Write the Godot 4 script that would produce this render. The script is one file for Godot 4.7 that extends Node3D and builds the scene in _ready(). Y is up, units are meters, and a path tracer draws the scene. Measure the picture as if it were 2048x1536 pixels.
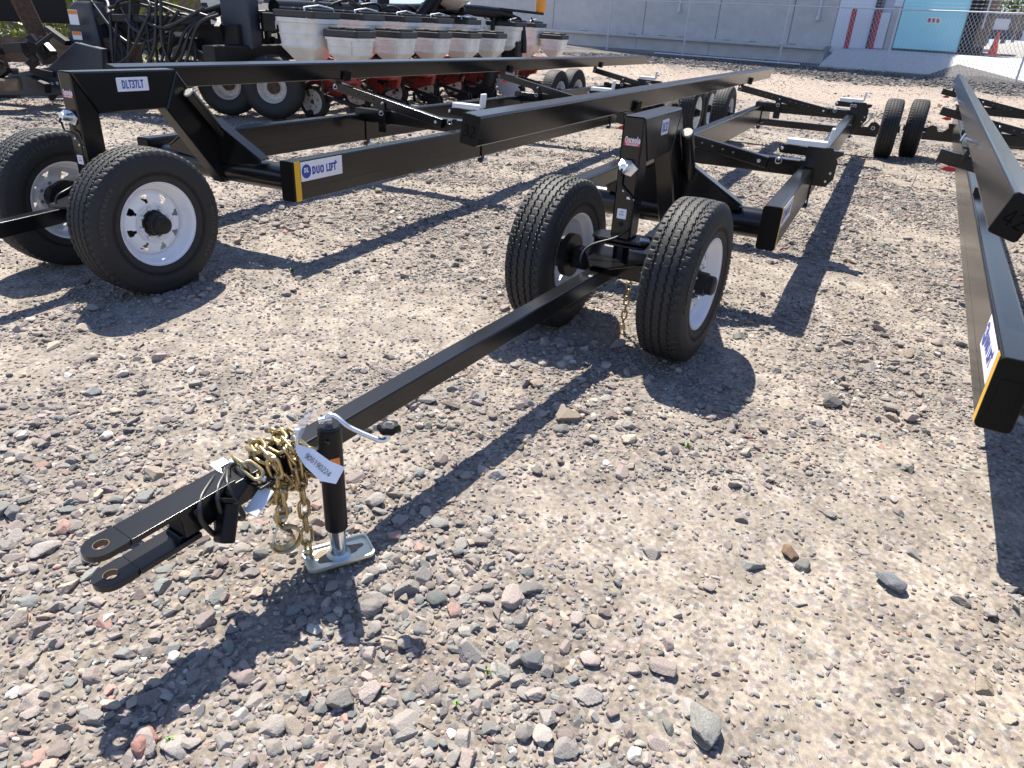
extends Node3D

# ------------------------------------------------------------------ mesh builder
class MB:
	var v := PackedVector3Array()
	var n := PackedVector3Array()
	var c := PackedColorArray()
	func tri(a: Vector3, b: Vector3, d: Vector3, na: Vector3, nb: Vector3, nd: Vector3) -> void:
		if (b - a).cross(d - a).dot(na + nb + nd) > 0.0:
			v.push_back(a); v.push_back(d); v.push_back(b)
			n.push_back(na); n.push_back(nd); n.push_back(nb)
		else:
			v.push_back(a); v.push_back(b); v.push_back(d)
			n.push_back(na); n.push_back(nb); n.push_back(nd)
	func quad(a: Vector3, b: Vector3, d: Vector3, e: Vector3, na: Vector3, nb: Vector3, nd: Vector3, ne: Vector3) -> void:
		tri(a, b, d, na, nb, nd)
		tri(a, d, e, na, nd, ne)
	func flat(a: Vector3, b: Vector3, d: Vector3, e: Vector3, nn: Vector3) -> void:
		quad(a, b, d, e, nn, nn, nn, nn)
	func mesh() -> ArrayMesh:
		var m := ArrayMesh.new()
		var ar := []
		ar.resize(Mesh.ARRAY_MAX)
		ar[Mesh.ARRAY_VERTEX] = v
		ar[Mesh.ARRAY_NORMAL] = n
		if c.size() == v.size() and c.size() > 0:
			ar[Mesh.ARRAY_COLOR] = c
		m.add_surface_from_arrays(Mesh.PRIMITIVE_TRIANGLES, ar)
		return m
	# rounded rectangle profile w (x) by h (y): [pos, normal] pairs
	func rr(w: float, h: float, r: float, seg := 3) -> Array:
		var out := []
		r = minf(r, minf(w, h) * 0.499)
		for k in 4:
			var cx: float = (w / 2 - r) * (1 if k == 0 or k == 3 else -1)
			var cy: float = (h / 2 - r) * (1 if k < 2 else -1)
			for i in seg + 1:
				var a := PI / 2 * (k + float(i) / seg)
				var nn := Vector2(cos(a), sin(a))
				out.append([Vector2(cx, cy) + nn * r, nn])
		return out
	# extrude a profile of [pos, normal] along z from 0 to L, ends chamfered by e
	func ext(p: Array, L: float, e: float, xf: Transform3D, capped := true) -> void:
		var m := p.size()
		var rings := [[0.0, e], [e, 0.0], [L - e, 0.0], [L, e]] if e > 0.0 else [[0.0, 0.0], [L, 0.0]]
		var b := xf.basis.orthonormalized()
		for k in rings.size() - 1:
			var z0: float = rings[k][0]; var z1: float = rings[k + 1][0]
			var i0: float = rings[k][1]; var i1: float = rings[k + 1][1]
			var tilt := 0.0
			if e > 0.0:
				tilt = -1.0 if k == 0 else (1.0 if k == 2 else 0.0)
			for i in m:
				var j := (i + 1) % m
				var pa: Vector2 = p[i][0]; var pb: Vector2 = p[j][0]
				var na: Vector2 = p[i][1]; var nb: Vector2 = p[j][1]
				if (pa - pb).length_squared() < 1e-12:
					continue
				var n3a := (b * Vector3(na.x, na.y, tilt)).normalized()
				var n3b := (b * Vector3(nb.x, nb.y, tilt)).normalized()
				quad(xf * V3(pa - na * i0, z0), xf * V3(pb - nb * i0, z0), xf * V3(pb - nb * i1, z1), xf * V3(pa - na * i1, z1), n3a, n3b, n3b, n3a)
		if capped:
			var cen := Vector2.ZERO
			for q in p:
				cen += q[0]
			cen /= m
			for s in [[0.0, -1.0], [L, 1.0]]:
				var nn := (b * Vector3(0, 0, s[1])).normalized()
				for i in m:
					var j := (i + 1) % m
					tri(xf * V3(cen, s[0]), xf * V3(p[i][0] - p[i][1] * e, s[0]), xf * V3(p[j][0] - p[j][1] * e, s[0]), nn, nn, nn)
	func V3(p: Vector2, z: float) -> Vector3:
		return Vector3(p.x, p.y, z)
	func rtube(w: float, h: float, r: float, L: float, xf: Transform3D, e := 0.002) -> void:
		ext(rr(w, h, r), L, e, xf)
	func box(size: Vector3, xf: Transform3D, r := 0.003) -> void:
		ext(rr(size.x, size.y, r, 2), size.z, minf(r, size.z * 0.3), xf * Transform3D(Basis(), Vector3(0, 0, -size.z / 2)))
	func look(p0: Vector3, p1: Vector3, up := Vector3.UP) -> Transform3D:
		var z := (p1 - p0).normalized()
		if absf(z.dot(up)) > 0.99:
			up = Vector3(0, 0, 1) if absf(z.z) < 0.9 else Vector3(1, 0, 0)
		var x := up.cross(z).normalized()
		return Transform3D(Basis(x, z.cross(x), z), p0)
	func beam(p0: Vector3, p1: Vector3, w: float, h: float, r := 0.006, up := Vector3.UP) -> void:
		rtube(w, h, r, (p1 - p0).length(), look(p0, p1, up))
	func circ(r: float, seg: int) -> Array:
		var o := []
		for i in seg:
			var a := TAU * i / seg
			o.append([Vector2(cos(a), sin(a)) * r, Vector2(cos(a), sin(a))])
		return o
	func cyl(p0: Vector3, p1: Vector3, r: float, seg := 20, e := 0.002) -> void:
		ext(circ(r, seg), (p1 - p0).length(), minf(e, r * 0.4), look(p0, p1))
	func sweep(pts: PackedVector3Array, r: float, seg := 8, closed := false) -> void:
		var m := pts.size()
		var tang := []
		for i in m:
			var a := pts[(i - 1 + m) % m] if closed or i > 0 else pts[i]
			var b := pts[(i + 1) % m] if closed or i < m - 1 else pts[i]
			tang.append((b - a).normalized())
		var t0: Vector3 = tang[0]
		var nn := t0.cross(Vector3.UP if absf(t0.y) < 0.9 else Vector3.RIGHT).normalized()
		var fr := []
		for i in m:
			var t: Vector3 = tang[i]
			nn = (nn - t * nn.dot(t)).normalized()
			fr.append([nn, t.cross(nn)])
		var last := m if closed else m - 1
		for i in last:
			var i1 := (i + 1) % m
			for k in seg:
				var a0 := TAU * k / seg; var a1 := TAU * (k + 1) / seg
				var A: Vector3 = fr[i][0] * cos(a0) + fr[i][1] * sin(a0)
				var B: Vector3 = fr[i][0] * cos(a1) + fr[i][1] * sin(a1)
				var C: Vector3 = fr[i1][0] * cos(a1) + fr[i1][1] * sin(a1)
				var D: Vector3 = fr[i1][0] * cos(a0) + fr[i1][1] * sin(a0)
				if closed and i1 == 0:  # the frame may have turned on the way round
					C = (C - tang[0] * C.dot(tang[0])).normalized(); D = (D - tang[0] * D.dot(tang[0])).normalized()
				quad(pts[i] + A * r, pts[i] + B * r, pts[i1] + C * r, pts[i1] + D * r, A, B, C, D)
		if not closed:
			for s in [0, m - 1]:
				var nrm: Vector3 = -tang[0] if s == 0 else tang[m - 1]
				for k in seg:
					var a0 := TAU * k / seg; var a1 := TAU * (k + 1) / seg
					tri(pts[s], pts[s] + (fr[s][0] * cos(a0) + fr[s][1] * sin(a0)) * r, pts[s] + (fr[s][0] * cos(a1) + fr[s][1] * sin(a1)) * r, nrm, nrm, nrm)
	# lathe about local x: profile points are (x, radius), outside on the left hand of travel
	func lathe(p: Array, seg: int, xf: Transform3D, crease := 0.7) -> void:
		var m := p.size()
		var sn := []
		for i in m - 1:
			var d: Vector2 = p[i + 1] - p[i]
			sn.append(Vector2(-d.y, d.x).normalized())
		var b := xf.basis.orthonormalized()
		for i in m - 1:
			var n0: Vector2 = sn[i]; var n1: Vector2 = sn[i]
			if i > 0 and sn[i - 1].dot(sn[i]) > crease:
				n0 = (sn[i - 1] + sn[i]).normalized()
			if i < m - 2 and sn[i + 1].dot(sn[i]) > crease:
				n1 = (sn[i + 1] + sn[i]).normalized()
			for k in seg:
				var a0 := TAU * k / seg; var a1 := TAU * (k + 1) / seg
				var e0 := Vector3(0, cos(a0), sin(a0)); var e1 := Vector3(0, cos(a1), sin(a1))
				var X := Vector3.RIGHT
				quad(xf * (X * p[i].x + e0 * p[i].y), xf * (X * p[i].x + e1 * p[i].y), xf * (X * p[i + 1].x + e1 * p[i + 1].y), xf * (X * p[i + 1].x + e0 * p[i + 1].y),
					b * (X * n0.x + e0 * n0.y), b * (X * n0.x + e1 * n0.y), b * (X * n1.x + e1 * n1.y), b * (X * n1.x + e0 * n1.y))
	# polygon prism: poly in local xy, thickness t along z (centred), chamfer e
	func prism(poly: PackedVector2Array, t: float, xf: Transform3D, e := 0.002) -> void:
		if Geometry2D.is_polygon_clockwise(poly):
			poly = poly.duplicate(); poly.reverse()
		var m := poly.size()
		var ins := PackedVector2Array()
		for i in m:
			var a := (poly[i] - poly[(i - 1 + m) % m]).normalized()
			var b2 := (poly[(i + 1) % m] - poly[i]).normalized()
			var na := Vector2(a.y, -a.x); var nb := Vector2(b2.y, -b2.x)
			var k := na + nb
			ins.push_back(poly[i] - k / maxf(0.35, k.dot(na)) * e)
		var b := xf.basis.orthonormalized()
		var idx := Geometry2D.triangulate_polygon(ins)
		for s in [-1.0, 1.0]:
			var nn := b * Vector3(0, 0, s)
			for i in range(0, idx.size(), 3):
				tri(xf * V3(ins[idx[i]], s * t / 2), xf * V3(ins[idx[i + 1]], s * t / 2), xf * V3(ins[idx[i + 2]], s * t / 2), nn, nn, nn)
		var eh := minf(e, t * 0.3)
		for i in m:
			var j := (i + 1) % m
			var d := (poly[j] - poly[i]).normalized()
			var o := Vector2(d.y, -d.x)
			var n0 := b * V3(o, 0)
			flat(xf * V3(poly[i], -t / 2 + eh), xf * V3(poly[j], -t / 2 + eh), xf * V3(poly[j], t / 2 - eh), xf * V3(poly[i], t / 2 - eh), n0)
			for s in [-1.0, 1.0]:
				var n1 := (b * V3(o, s)).normalized()
				flat(xf * V3(poly[i], s * (t / 2 - eh)), xf * V3(poly[j], s * (t / 2 - eh)), xf * V3(ins[j], s * t / 2), xf * V3(ins[i], s * t / 2), n1)
	# a flat ring between two outlines of the same length, thickness t along z
	func ring(outer: PackedVector2Array, inner: PackedVector2Array, t: float, xf: Transform3D) -> void:
		var m := outer.size()
		var b := xf.basis.orthonormalized()
		for i in m:
			var j := (i + 1) % m
			for s in [-1.0, 1.0]:
				flat(xf * V3(outer[i], s * t / 2), xf * V3(outer[j], s * t / 2), xf * V3(inner[j], s * t / 2), xf * V3(inner[i], s * t / 2), b * Vector3(0, 0, s))
			var d := (outer[j] - outer[i])
			if d.length() > 1e-6:
				var o := Vector2(d.y, -d.x).normalized()
				if o.dot(outer[i] - inner[i]) < 0: o = -o
				flat(xf * V3(outer[i], -t / 2), xf * V3(outer[j], -t / 2), xf * V3(outer[j], t / 2), xf * V3(outer[i], t / 2), b * V3(o, 0))
			d = inner[j] - inner[i]
			if d.length() > 1e-6:
				var o := Vector2(d.y, -d.x).normalized()
				if o.dot(inner[i] - outer[i]) < 0: o = -o
				flat(xf * V3(inner[i], -t / 2), xf * V3(inner[j], -t / 2), xf * V3(inner[j], t / 2), xf * V3(inner[i], t / 2), b * V3(o, 0))
	func add(o: MB, xf: Transform3D) -> void:
		var b := xf.basis.orthonormalized()
		for i in o.v.size():
			v.push_back(xf * o.v[i]); n.push_back(b * o.n[i])

# ------------------------------------------------------------------ helpers
var M := {}
var used := {}
var rng := RandomNumberGenerator.new()

func numbered(called: String) -> String:
	if not used.has(called):
		used[called] = 0
		return called
	used[called] += 1
	return "%s_%03d" % [called, used[called]]

func tag(o: Node, label := "", category := "", group := "", kind := "") -> Node:
	if label: o.set_meta("label", label)
	if category: o.set_meta("category", category)
	if group: o.set_meta("group", group)
	if kind: o.set_meta("kind", kind)
	return o

func thing(called: String, label: String, category: String, at := Transform3D(), group := "") -> Node3D:
	var o := Node3D.new()
	o.name = numbered(called)
	o.transform = at
	add_child(o)
	tag(o, label, category, group)
	return o

func put(mesh: Mesh, called: String, mat: Material, parent: Node, xf := Transform3D()) -> MeshInstance3D:
	var o := MeshInstance3D.new()
	o.mesh = mesh
	o.material_override = mat
	o.transform = xf
	if parent == self:
		o.name = numbered(called)
		add_child(o)
	else:
		o.name = called
		parent.add_child(o, true)
	return o

func holder(called: String, parent: Node, xf := Transform3D()) -> Node3D:
	var o := Node3D.new()
	o.name = called
	o.transform = xf
	parent.add_child(o, true)
	return o

func lin(r: float, g: float, b: float) -> Color:
	return Color(r, g, b).linear_to_srgb()

func mat(called: String, col: Color, rough: float, metal := 0.0, spec := 0.5) -> StandardMaterial3D:
	var m := StandardMaterial3D.new()
	m.resource_name = called
	m.albedo_color = col
	m.roughness = rough
	m.metallic = metal
	m.metallic_specular = spec
	M[called] = m
	return m

func noise_tex(freq: float, lo: Color, hi: Color, sd: int, size := 512, oct := 4, normal := false, bump := 4.0) -> NoiseTexture2D:
	var f := FastNoiseLite.new()
	f.seed = sd
	f.noise_type = FastNoiseLite.TYPE_SIMPLEX
	f.frequency = freq
	f.fractal_octaves = oct
	var t := NoiseTexture2D.new()
	t.width = size; t.height = size
	t.seamless = true
	t.noise = f
	if normal:
		t.as_normal_map = true
		t.bump_strength = bump
	else:
		var g := Gradient.new()
		g.set_color(0, lo); g.set_color(1, hi)
		t.color_ramp = g
	return t

func tri_map(m: StandardMaterial3D, scale: float, world := false) -> void:
	m.uv1_triplanar = true
	m.uv1_world_triplanar = world
	m.uv1_scale = Vector3.ONE * scale

func text_mesh(s: String, w: float, h: float, depth := 0.001, weight := 700, embolden := 0.0, fam := "Droid Sans") -> ArrayMesh:
	var f := SystemFont.new()
	f.font_names = PackedStringArray([fam])
	f.font_weight = weight
	var fv := FontVariation.new()
	fv.base_font = f
	fv.variation_embolden = embolden
	var t := TextMesh.new()
	t.font = fv
	t.text = s
	t.font_size = 48
	t.pixel_size = 0.01
	t.curve_step = 1.0
	t.depth = 0.01
	var st := SurfaceTool.new()
	var bb := t.get_aabb()
	var k := Vector3(w / maxf(bb.size.x, 0.001), h / maxf(bb.size.y, 0.001), depth / 0.01)
	var cen := bb.get_center()
	st.append_from(t, 0, Transform3D(Basis.from_scale(k), Vector3(-cen.x * k.x, -cen.y * k.y, -cen.z * k.z)))
	return st.commit()

func B3(x: Vector3, y: Vector3, z: Vector3) -> Basis:
	return Basis(x, y, z)

const FR := Basis(Vector3(1, 0, 0), Vector3(0, 1, 0), Vector3(0, 0, 1))        # faces +z
const RI := Basis(Vector3(0, 0, -1), Vector3(0, 1, 0), Vector3(1, 0, 0))       # faces +x
const LE := Basis(Vector3(0, 0, 1), Vector3(0, 1, 0), Vector3(-1, 0, 0))       # faces -x
const BACKZ := Basis(Vector3(-1, 0, 0), Vector3(0, 1, 0), Vector3(0, 0, -1))   # local z points to -z

func P(x: float, y: float, v: float) -> Vector3:
	return Vector3(x, y, -v)

func frame(yaw: float, at: Vector3) -> Transform3D:
	return Transform3D(Basis(Vector3.UP, deg_to_rad(-yaw)), at)

func sstep(a: float, b: float, x: float) -> float:
	var t := clampf((x - a) / (b - a), 0.0, 1.0)
	return t * t * (3 - 2 * t)

# ------------------------------------------------------------------ the ground's height
const FP := Vector2(3.3, -32.2)
const FE := Vector2(0.766, 0.643)
const FN := Vector2(-0.643, 0.766)
var gn1 := FastNoiseLite.new()
var gn2 := FastNoiseLite.new()

func fence_d(x: float, z: float) -> float:
	return (Vector2(x, z) - FP).dot(FN)
func fence_s(x: float, z: float) -> float:
	return (Vector2(x, z) - FP).dot(FE)
func fence_pt(s: float, d := 0.0) -> Vector3:
	var q := FP + FE * s + FN * d
	return Vector3(q.x, base_h(q.x, q.y), q.y)

func base_h(x: float, z: float) -> float:
	var d := fence_d(x, z)
	var h := 0.55 * sstep(14.5, 0.0, d)
	if d < 0.0:
		h += 0.02 * minf(-d, 2.5)
		var right := sstep(8.2, 9.4, fence_s(x, z))
		h += right * (0.62 * sstep(-0.3, -2.2, d) + 0.027 * maxf(0.0, -d - 3.0))
	h -= 0.05 * sstep(-2.8, -1.5, z) * sstep(-4.0, -1.5, x) * sstep(3.0, 1.5, x)
	return h

func gh(x: float, z: float) -> float:
	var far := clampf(1.0 - (absf(x) + absf(z)) / 60.0, 0.0, 1.0)
	return base_h(x, z) + (gn1.get_noise_2d(x, z) * 0.016 + gn2.get_noise_2d(x, z) * 0.005) * far

# ------------------------------------------------------------------ main
func _ready() -> void:
	rng.seed = 7
	camera_and_light()
	materials()
	for q in [[gn1, 0.9, 3, 11], [gn2, 7.0, 3, 12]]:
		q[0].noise_type = FastNoiseLite.TYPE_SIMPLEX
		q[0].frequency = q[1]; q[0].fractal_octaves = q[2]; q[0].seed = q[3]
	make_ground()
	make_background()
	make_fence()
	make_planter()
	make_left_clutter()
	shared_parts()
	make_trailers()
	make_front_details()
	make_gravel()
	make_weeds()

func camera_and_light() -> void:
	var cam := Camera3D.new()
	cam.name = "camera"
	var p := deg_to_rad(27.12); var r := deg_to_rad(3.35)
	var R := Vector3(1, 0, 0)
	var F := Vector3(0, -sin(p), -cos(p))
	var U := Vector3(0, cos(p), -sin(p))
	cam.transform = Transform3D(Basis(R * cos(r) + U * sin(r), U * cos(r) - R * sin(r), -F), Vector3(0, 1.4625, 0))
	cam.fov = rad_to_deg(2 * atan(768.0 / 1420.0))
	cam.near = 0.05
	cam.far = 600
	add_child(cam)
	var sky := ProceduralSkyMaterial.new()
	sky.sky_top_color = Color(0.27, 0.44, 0.72)
	sky.sky_horizon_color = Color(0.86, 0.93, 1.0)
	sky.sky_curve = 0.32
	sky.ground_bottom_color = Color(0.40, 0.36, 0.31)
	sky.ground_horizon_color = Color(0.62, 0.64, 0.64)
	sky.sun_angle_max = 35
	sky.sun_curve = 0.5
	var s := Sky.new()
	s.sky_material = sky
	var e := Environment.new()
	e.background_mode = Environment.BG_SKY
	e.sky = s
	e.tonemap_mode = Environment.TONE_MAPPER_LINEAR
	e.tonemap_exposure = 2.0
	e.background_energy_multiplier = 0.66
	e.sdfgi_enabled = true
	e.ssao_enabled = true
	e.ssil_enabled = true
	var we := WorldEnvironment.new()
	we.name = "world"
	we.environment = e
	add_child(we)
	var sun := DirectionalLight3D.new()
	sun.name = "sun"
	sun.light_color = Color(1.0, 0.975, 0.935)
	sun.light_energy = 1.6
	sun.light_angular_distance = 0.5
	sun.shadow_enabled = true
	var az := deg_to_rad(159.8); var el := deg_to_rad(58.1)
	var sd := Vector3(sin(az) * cos(el), -sin(el), -cos(az) * cos(el))
	add_child(sun)
	sun.look_at_from_position(Vector3.ZERO, sd, Vector3.UP)

func materials() -> void:
	var m := mat("black_paint", lin(0.006, 0.0063, 0.007), 0.2, 0.0, 0.5)
	m.normal_enabled = true
	m.normal_texture = noise_tex(0.012, Color.BLACK, Color.WHITE, 3, 512, 2, true, 2.0)
	m.normal_scale = 0.05
	m.roughness = 0.20
	tri_map(m, 1.6)
	m = mat("black_dusty", lin(0.011, 0.011, 0.012), 0.45, 0.0, 0.4)
	m = mat("cap_plastic", lin(0.0045, 0.0045, 0.0048), 0.42, 0.0, 0.3)
	mat("paint_mark", lin(0.0025, 0.0025, 0.0028), 0.6, 0.0, 0.2)
	m = mat("rubber", lin(1, 1, 1), 0.66, 0.0, 0.5)
	m.albedo_color = Color.WHITE
	m.albedo_texture = noise_tex(0.03, Color(lin(0.010, 0.010, 0.0105)), Color(lin(0.023, 0.0225, 0.022)), 9, 512, 5)
	tri_map(m, 3.0)
	mat("rubber_letter", lin(0.045, 0.044, 0.043), 0.55)
	mat("white_paint", lin(0.80, 0.81, 0.83), 0.28)
	mat("pad_white", lin(0.78, 0.79, 0.80), 0.45)
	mat("pin_stripe", lin(0.55, 0.47, 0.62), 0.4)
	mat("zinc", lin(0.72, 0.75, 0.78), 0.34, 1.0)
	mat("zinc_flat", lin(0.80, 0.81, 0.84), 0.45, 0.25)
	mat("bright_steel", lin(0.78, 0.80, 0.83), 0.2, 1.0)
	m = mat("gold_zinc", Color.WHITE, 0.36, 0.95)
	m.albedo_texture = noise_tex(0.03, Color(lin(0.40, 0.28, 0.12)), Color(lin(0.66, 0.57, 0.36)), 21, 256, 4)
	tri_map(m, 14.0)
	m = mat("galv_gold", Color.WHITE, 0.42, 0.75)
	m.albedo_texture = noise_tex(0.05, Color(lin(0.60, 0.60, 0.50)), Color(lin(0.80, 0.82, 0.76)), 23, 256, 5)
	tri_map(m, 12.0)
	mat("black_plastic", lin(0.008, 0.008, 0.009), 0.35, 0.0, 0.35)
	mat("cable", lin(0.014, 0.014, 0.015), 0.42)
	mat("red_plastic", lin(0.42, 0.03, 0.03), 0.4)
	mat("sticker_white", lin(0.78, 0.79, 0.82), 0.35)
	mat("sticker_blue", lin(0.02, 0.05, 0.33), 0.35)
	mat("sticker_red", lin(0.50, 0.03, 0.05), 0.35)
	mat("sticker_grey", lin(0.12, 0.12, 0.14), 0.4)
	m = mat("sticker_yellow", Color.WHITE, 0.3)
	m.albedo_texture = noise_tex(0.2, Color(lin(0.66, 0.36, 0.01)), Color(lin(0.80, 0.48, 0.02)), 31, 128, 2)
	tri_map(m, 9.0)
	mat("sticker_orange", lin(0.75, 0.22, 0.04), 0.4)
	m = mat("paper", lin(0.74, 0.76, 0.82), 0.6)
	m = mat("sleeve", Color(0.85, 0.88, 0.9, 0.32), 0.15)
	m.transparency = BaseMaterial3D.TRANSPARENCY_ALPHA
	mat("holder_lid", lin(0.42, 0.40, 0.31), 0.55)
	mat("ink", lin(0.03, 0.03, 0.05), 0.7)
	m = mat("red_frame", Color.WHITE, 0.5)
	m.albedo_texture = noise_tex(0.03, Color(lin(0.22, 0.020, 0.016)), Color(lin(0.44, 0.045, 0.03)), 41, 256, 5)
	tri_map(m, 2.5)
	m = mat("hopper", Color.WHITE, 0.42)
	m.albedo_texture = noise_tex(0.012, Color(lin(0.66, 0.62, 0.54)), Color(lin(0.82, 0.81, 0.78)), 42, 256, 5)
	tri_map(m, 1.2)
	mat("hopper_lid", lin(0.02, 0.021, 0.023), 0.35)
	m = mat("disc_white", Color.WHITE, 0.5)
	m.albedo_texture = noise_tex(0.02, Color(lin(0.42, 0.36, 0.30)), Color(lin(0.76, 0.74, 0.70)), 43, 256, 5)
	tri_map(m, 4.0)
	mat("amber", lin(0.85, 0.30, 0.02), 0.25)
	m = mat("rust", Color.WHITE, 0.85)
	m.albedo_texture = noise_tex(0.03, Color(lin(0.035, 0.022, 0.016)), Color(lin(0.14, 0.075, 0.045)), 44, 256, 5)
	tri_map(m, 2.0)
	m = mat("steel_blue", lin(0.035, 0.043, 0.06), 0.45)
	m = mat("hose_pale", lin(0.35, 0.35, 0.34), 0.5)
	m = mat("galvanised", lin(0.55, 0.58, 0.63), 0.5, 0.35)
	m = mat("concrete", Color.WHITE, 0.9)
	m.albedo_texture = noise_tex(0.008, Color(lin(0.45, 0.435, 0.41)), Color(lin(0.60, 0.59, 0.565)), 51, 1024, 6)
	tri_map(m, 0.22, true)
	m = mat("concrete_pale", Color.WHITE, 0.9)
	m.albedo_texture = noise_tex(0.012, Color(lin(0.44, 0.43, 0.41)), Color(lin(0.56, 0.55, 0.52)), 52, 1024, 6)
	tri_map(m, 0.3, true)
	m = mat("stain", lin(0.17, 0.155, 0.14), 0.95)
	m = mat("siding", lin(0.66, 0.67, 0.72), 0.6)
	m = mat("white_panel", lin(0.70, 0.74, 0.80), 0.6)
	m = mat("teal", Color.WHITE, 0.5)
	m.albedo_texture = noise_tex(0.006, Color(lin(0.34, 0.76, 0.82)), Color(lin(0.42, 0.82, 0.86)), 53, 256, 4)
	tri_map(m, 0.3, true)
	mat("red_paint", lin(0.36, 0.015, 0.03), 0.45)
	mat("cone_orange", lin(0.80, 0.09, 0.03), 0.5)
	mat("dark_void", lin(0.012, 0.012, 0.014), 0.9)
	m = mat("wood", Color.WHITE, 0.85)
	m.albedo_texture = noise_tex(0.02, Color(lin(0.10, 0.07, 0.045)), Color(lin(0.28, 0.20, 0.13)), 54, 256, 5)
	tri_map(m, 1.0)
	m = mat("leaf", Color.WHITE, 0.6)
	m.vertex_color_use_as_albedo = true
	m.backlight_enabled = true
	m.backlight = Color(0.25, 0.30, 0.06)
	m = mat("stone", Color.WHITE, 0.88)
	m.vertex_color_use_as_albedo = true
	m.albedo_texture = noise_tex(0.035, Color(0.74, 0.73, 0.72), Color(1, 1, 1), 61, 512, 6)
	m.normal_enabled = true
	m.normal_texture = noise_tex(0.04, Color.BLACK, Color.WHITE, 62, 512, 5, true, 5.0)
	m.normal_scale = 0.6
	tri_map(m, 0.6)
	m = M.stone.duplicate()
	m.vertex_color_use_as_albedo = false
	M["stone_single"] = m
	m = mat("ground_dirt", Color.WHITE, 0.95)
	m.albedo_texture = noise_tex(0.06, Color(lin(0.16, 0.12, 0.085)), Color(lin(0.34, 0.29, 0.21)), 63, 256, 5)
	tri_map(m, 8.0)

# ------------------------------------------------------------------ ground and gravel
func axis_lines(lo: float, f0: float, f1: float, hi: float, fine: float) -> PackedFloat32Array:
	var o := PackedFloat32Array()
	var back := []
	var x := f0
	var st := fine
	while x > lo:
		st *= 1.18
		x -= st
		back.append(maxf(x, lo))
	back.reverse()
	for b in back: o.push_back(b)
	x = f0
	while x < f1:
		o.push_back(x); x += fine
	st = fine
	while x < hi:
		o.push_back(x)
		st *= 1.18
		x += st
	o.push_back(hi)
	return o

func ground_image() -> Array:
	var N := 1024
	var ns := []
	for q in [[0.006, 4, 71, FastNoiseLite.TYPE_SIMPLEX], [0.045, 4, 72, FastNoiseLite.TYPE_SIMPLEX], [0.09, 1, 73, FastNoiseLite.TYPE_CELLULAR]]:
		var f := FastNoiseLite.new()
		f.noise_type = q[3]; f.frequency = q[0]; f.fractal_octaves = q[1]; f.seed = q[2]
		if q[3] == FastNoiseLite.TYPE_CELLULAR:
			f.fractal_type = FastNoiseLite.FRACTAL_NONE
			f.cellular_return_type = FastNoiseLite.RETURN_CELL_VALUE
		var im := f.get_seamless_image(N, N)
		im.convert(Image.FORMAT_L8)
		ns.append(im.get_data())
	var a: PackedByteArray = ns[0]; var b: PackedByteArray = ns[1]; var cc: PackedByteArray = ns[2]
	var out := PackedByteArray(); out.resize(N * N * 3)
	var hgt := PackedByteArray(); hgt.resize(N * N)
	var r := RandomNumberGenerator.new(); r.seed = 5
	for i in N * N:
		var g := (r.randi() & 255) / 255.0
		var lo := a[i] / 255.0 - 0.5
		var md := b[i] / 255.0 - 0.5
		var cv := cc[i] / 255.0
		var k := 0.80 + lo * 0.22 + md * 0.26 + (g - 0.5) * 0.16
		var R := k; var G := k; var B := k
		if cv > 0.66:   # little bits of grit of many colours
			var t := (cv - 0.66) / 0.34
			var u := fmod(cv * 97.0, 1.0)
			k *= lerpf(0.70, 1.22, u)
			R = lerpf(R, k * (1.0 + 0.10 * (t - 0.5)), 0.75); G = lerpf(G, k * 1.02, 0.75); B = lerpf(B, k * 1.10, 0.75)
		out[i * 3] = int(clampf(R * 255, 0, 255)); out[i * 3 + 1] = int(clampf(G * 255, 0, 255)); out[i * 3 + 2] = int(clampf(B * 255, 0, 255))
		hgt[i] = int(clampf(110 + md * 120 + (70 * (cv - 0.5) if cv > 0.66 else 0.0) + (g - 0.5) * 40, 0, 255))
	var col := Image.create_from_data(N, N, false, Image.FORMAT_RGB8, out)
	var hi := Image.create_from_data(N, N, false, Image.FORMAT_L8, hgt)
	hi.convert(Image.FORMAT_RGBA8)
	hi.bump_map_to_normal_map(3.0)
	return [ImageTexture.create_from_image(col), ImageTexture.create_from_image(hi)]

func stony(x: float, z: float) -> float:
	var s := 0.50 + 1.05 * gn3.get_noise_2d(x, z) + 0.35 * gn2.get_noise_2d(x * 0.35 + 9.0, z * 0.35)
	for b in BLOBS:
		var dx: float = x - b.x; var dz: float = z - b.y
		s += b.w * exp(-(dx * dx + dz * dz) / (b.z * b.z))
	return clampf(s, 0.04, 1.0)

var gn3 := FastNoiseLite.new()
const BLOBS := [Vector4(-0.6, -1.1, 0.6, 0.75), Vector4(-1.2, -1.5, 0.6, 0.6), Vector4(-1.6, -2.3, 0.75, 0.55), Vector4(-0.25, -1.85, 0.4, 0.35), Vector4(0.1, -1.15, 0.4, 0.3),
	Vector4(-0.5, -3.4, 0.55, -0.75), Vector4(-1.7, -3.25, 0.5, -0.65), Vector4(0.25, -1.9, 0.35, -0.5), Vector4(0.75, -1.6, 0.5, -0.35), Vector4(0.95, -1.2, 0.4, -0.25), Vector4(1.4, -2.0, 0.6, -0.2),
	Vector4(1.0, -3.0, 0.5, 0.3), Vector4(0.2, -3.1, 0.35, 0.25), Vector4(2.4, -3.9, 0.9, 0.15), Vector4(-0.7, -4.6, 0.8, 0.2), Vector4(0.55, -2.55, 0.3, -0.3)]

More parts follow.
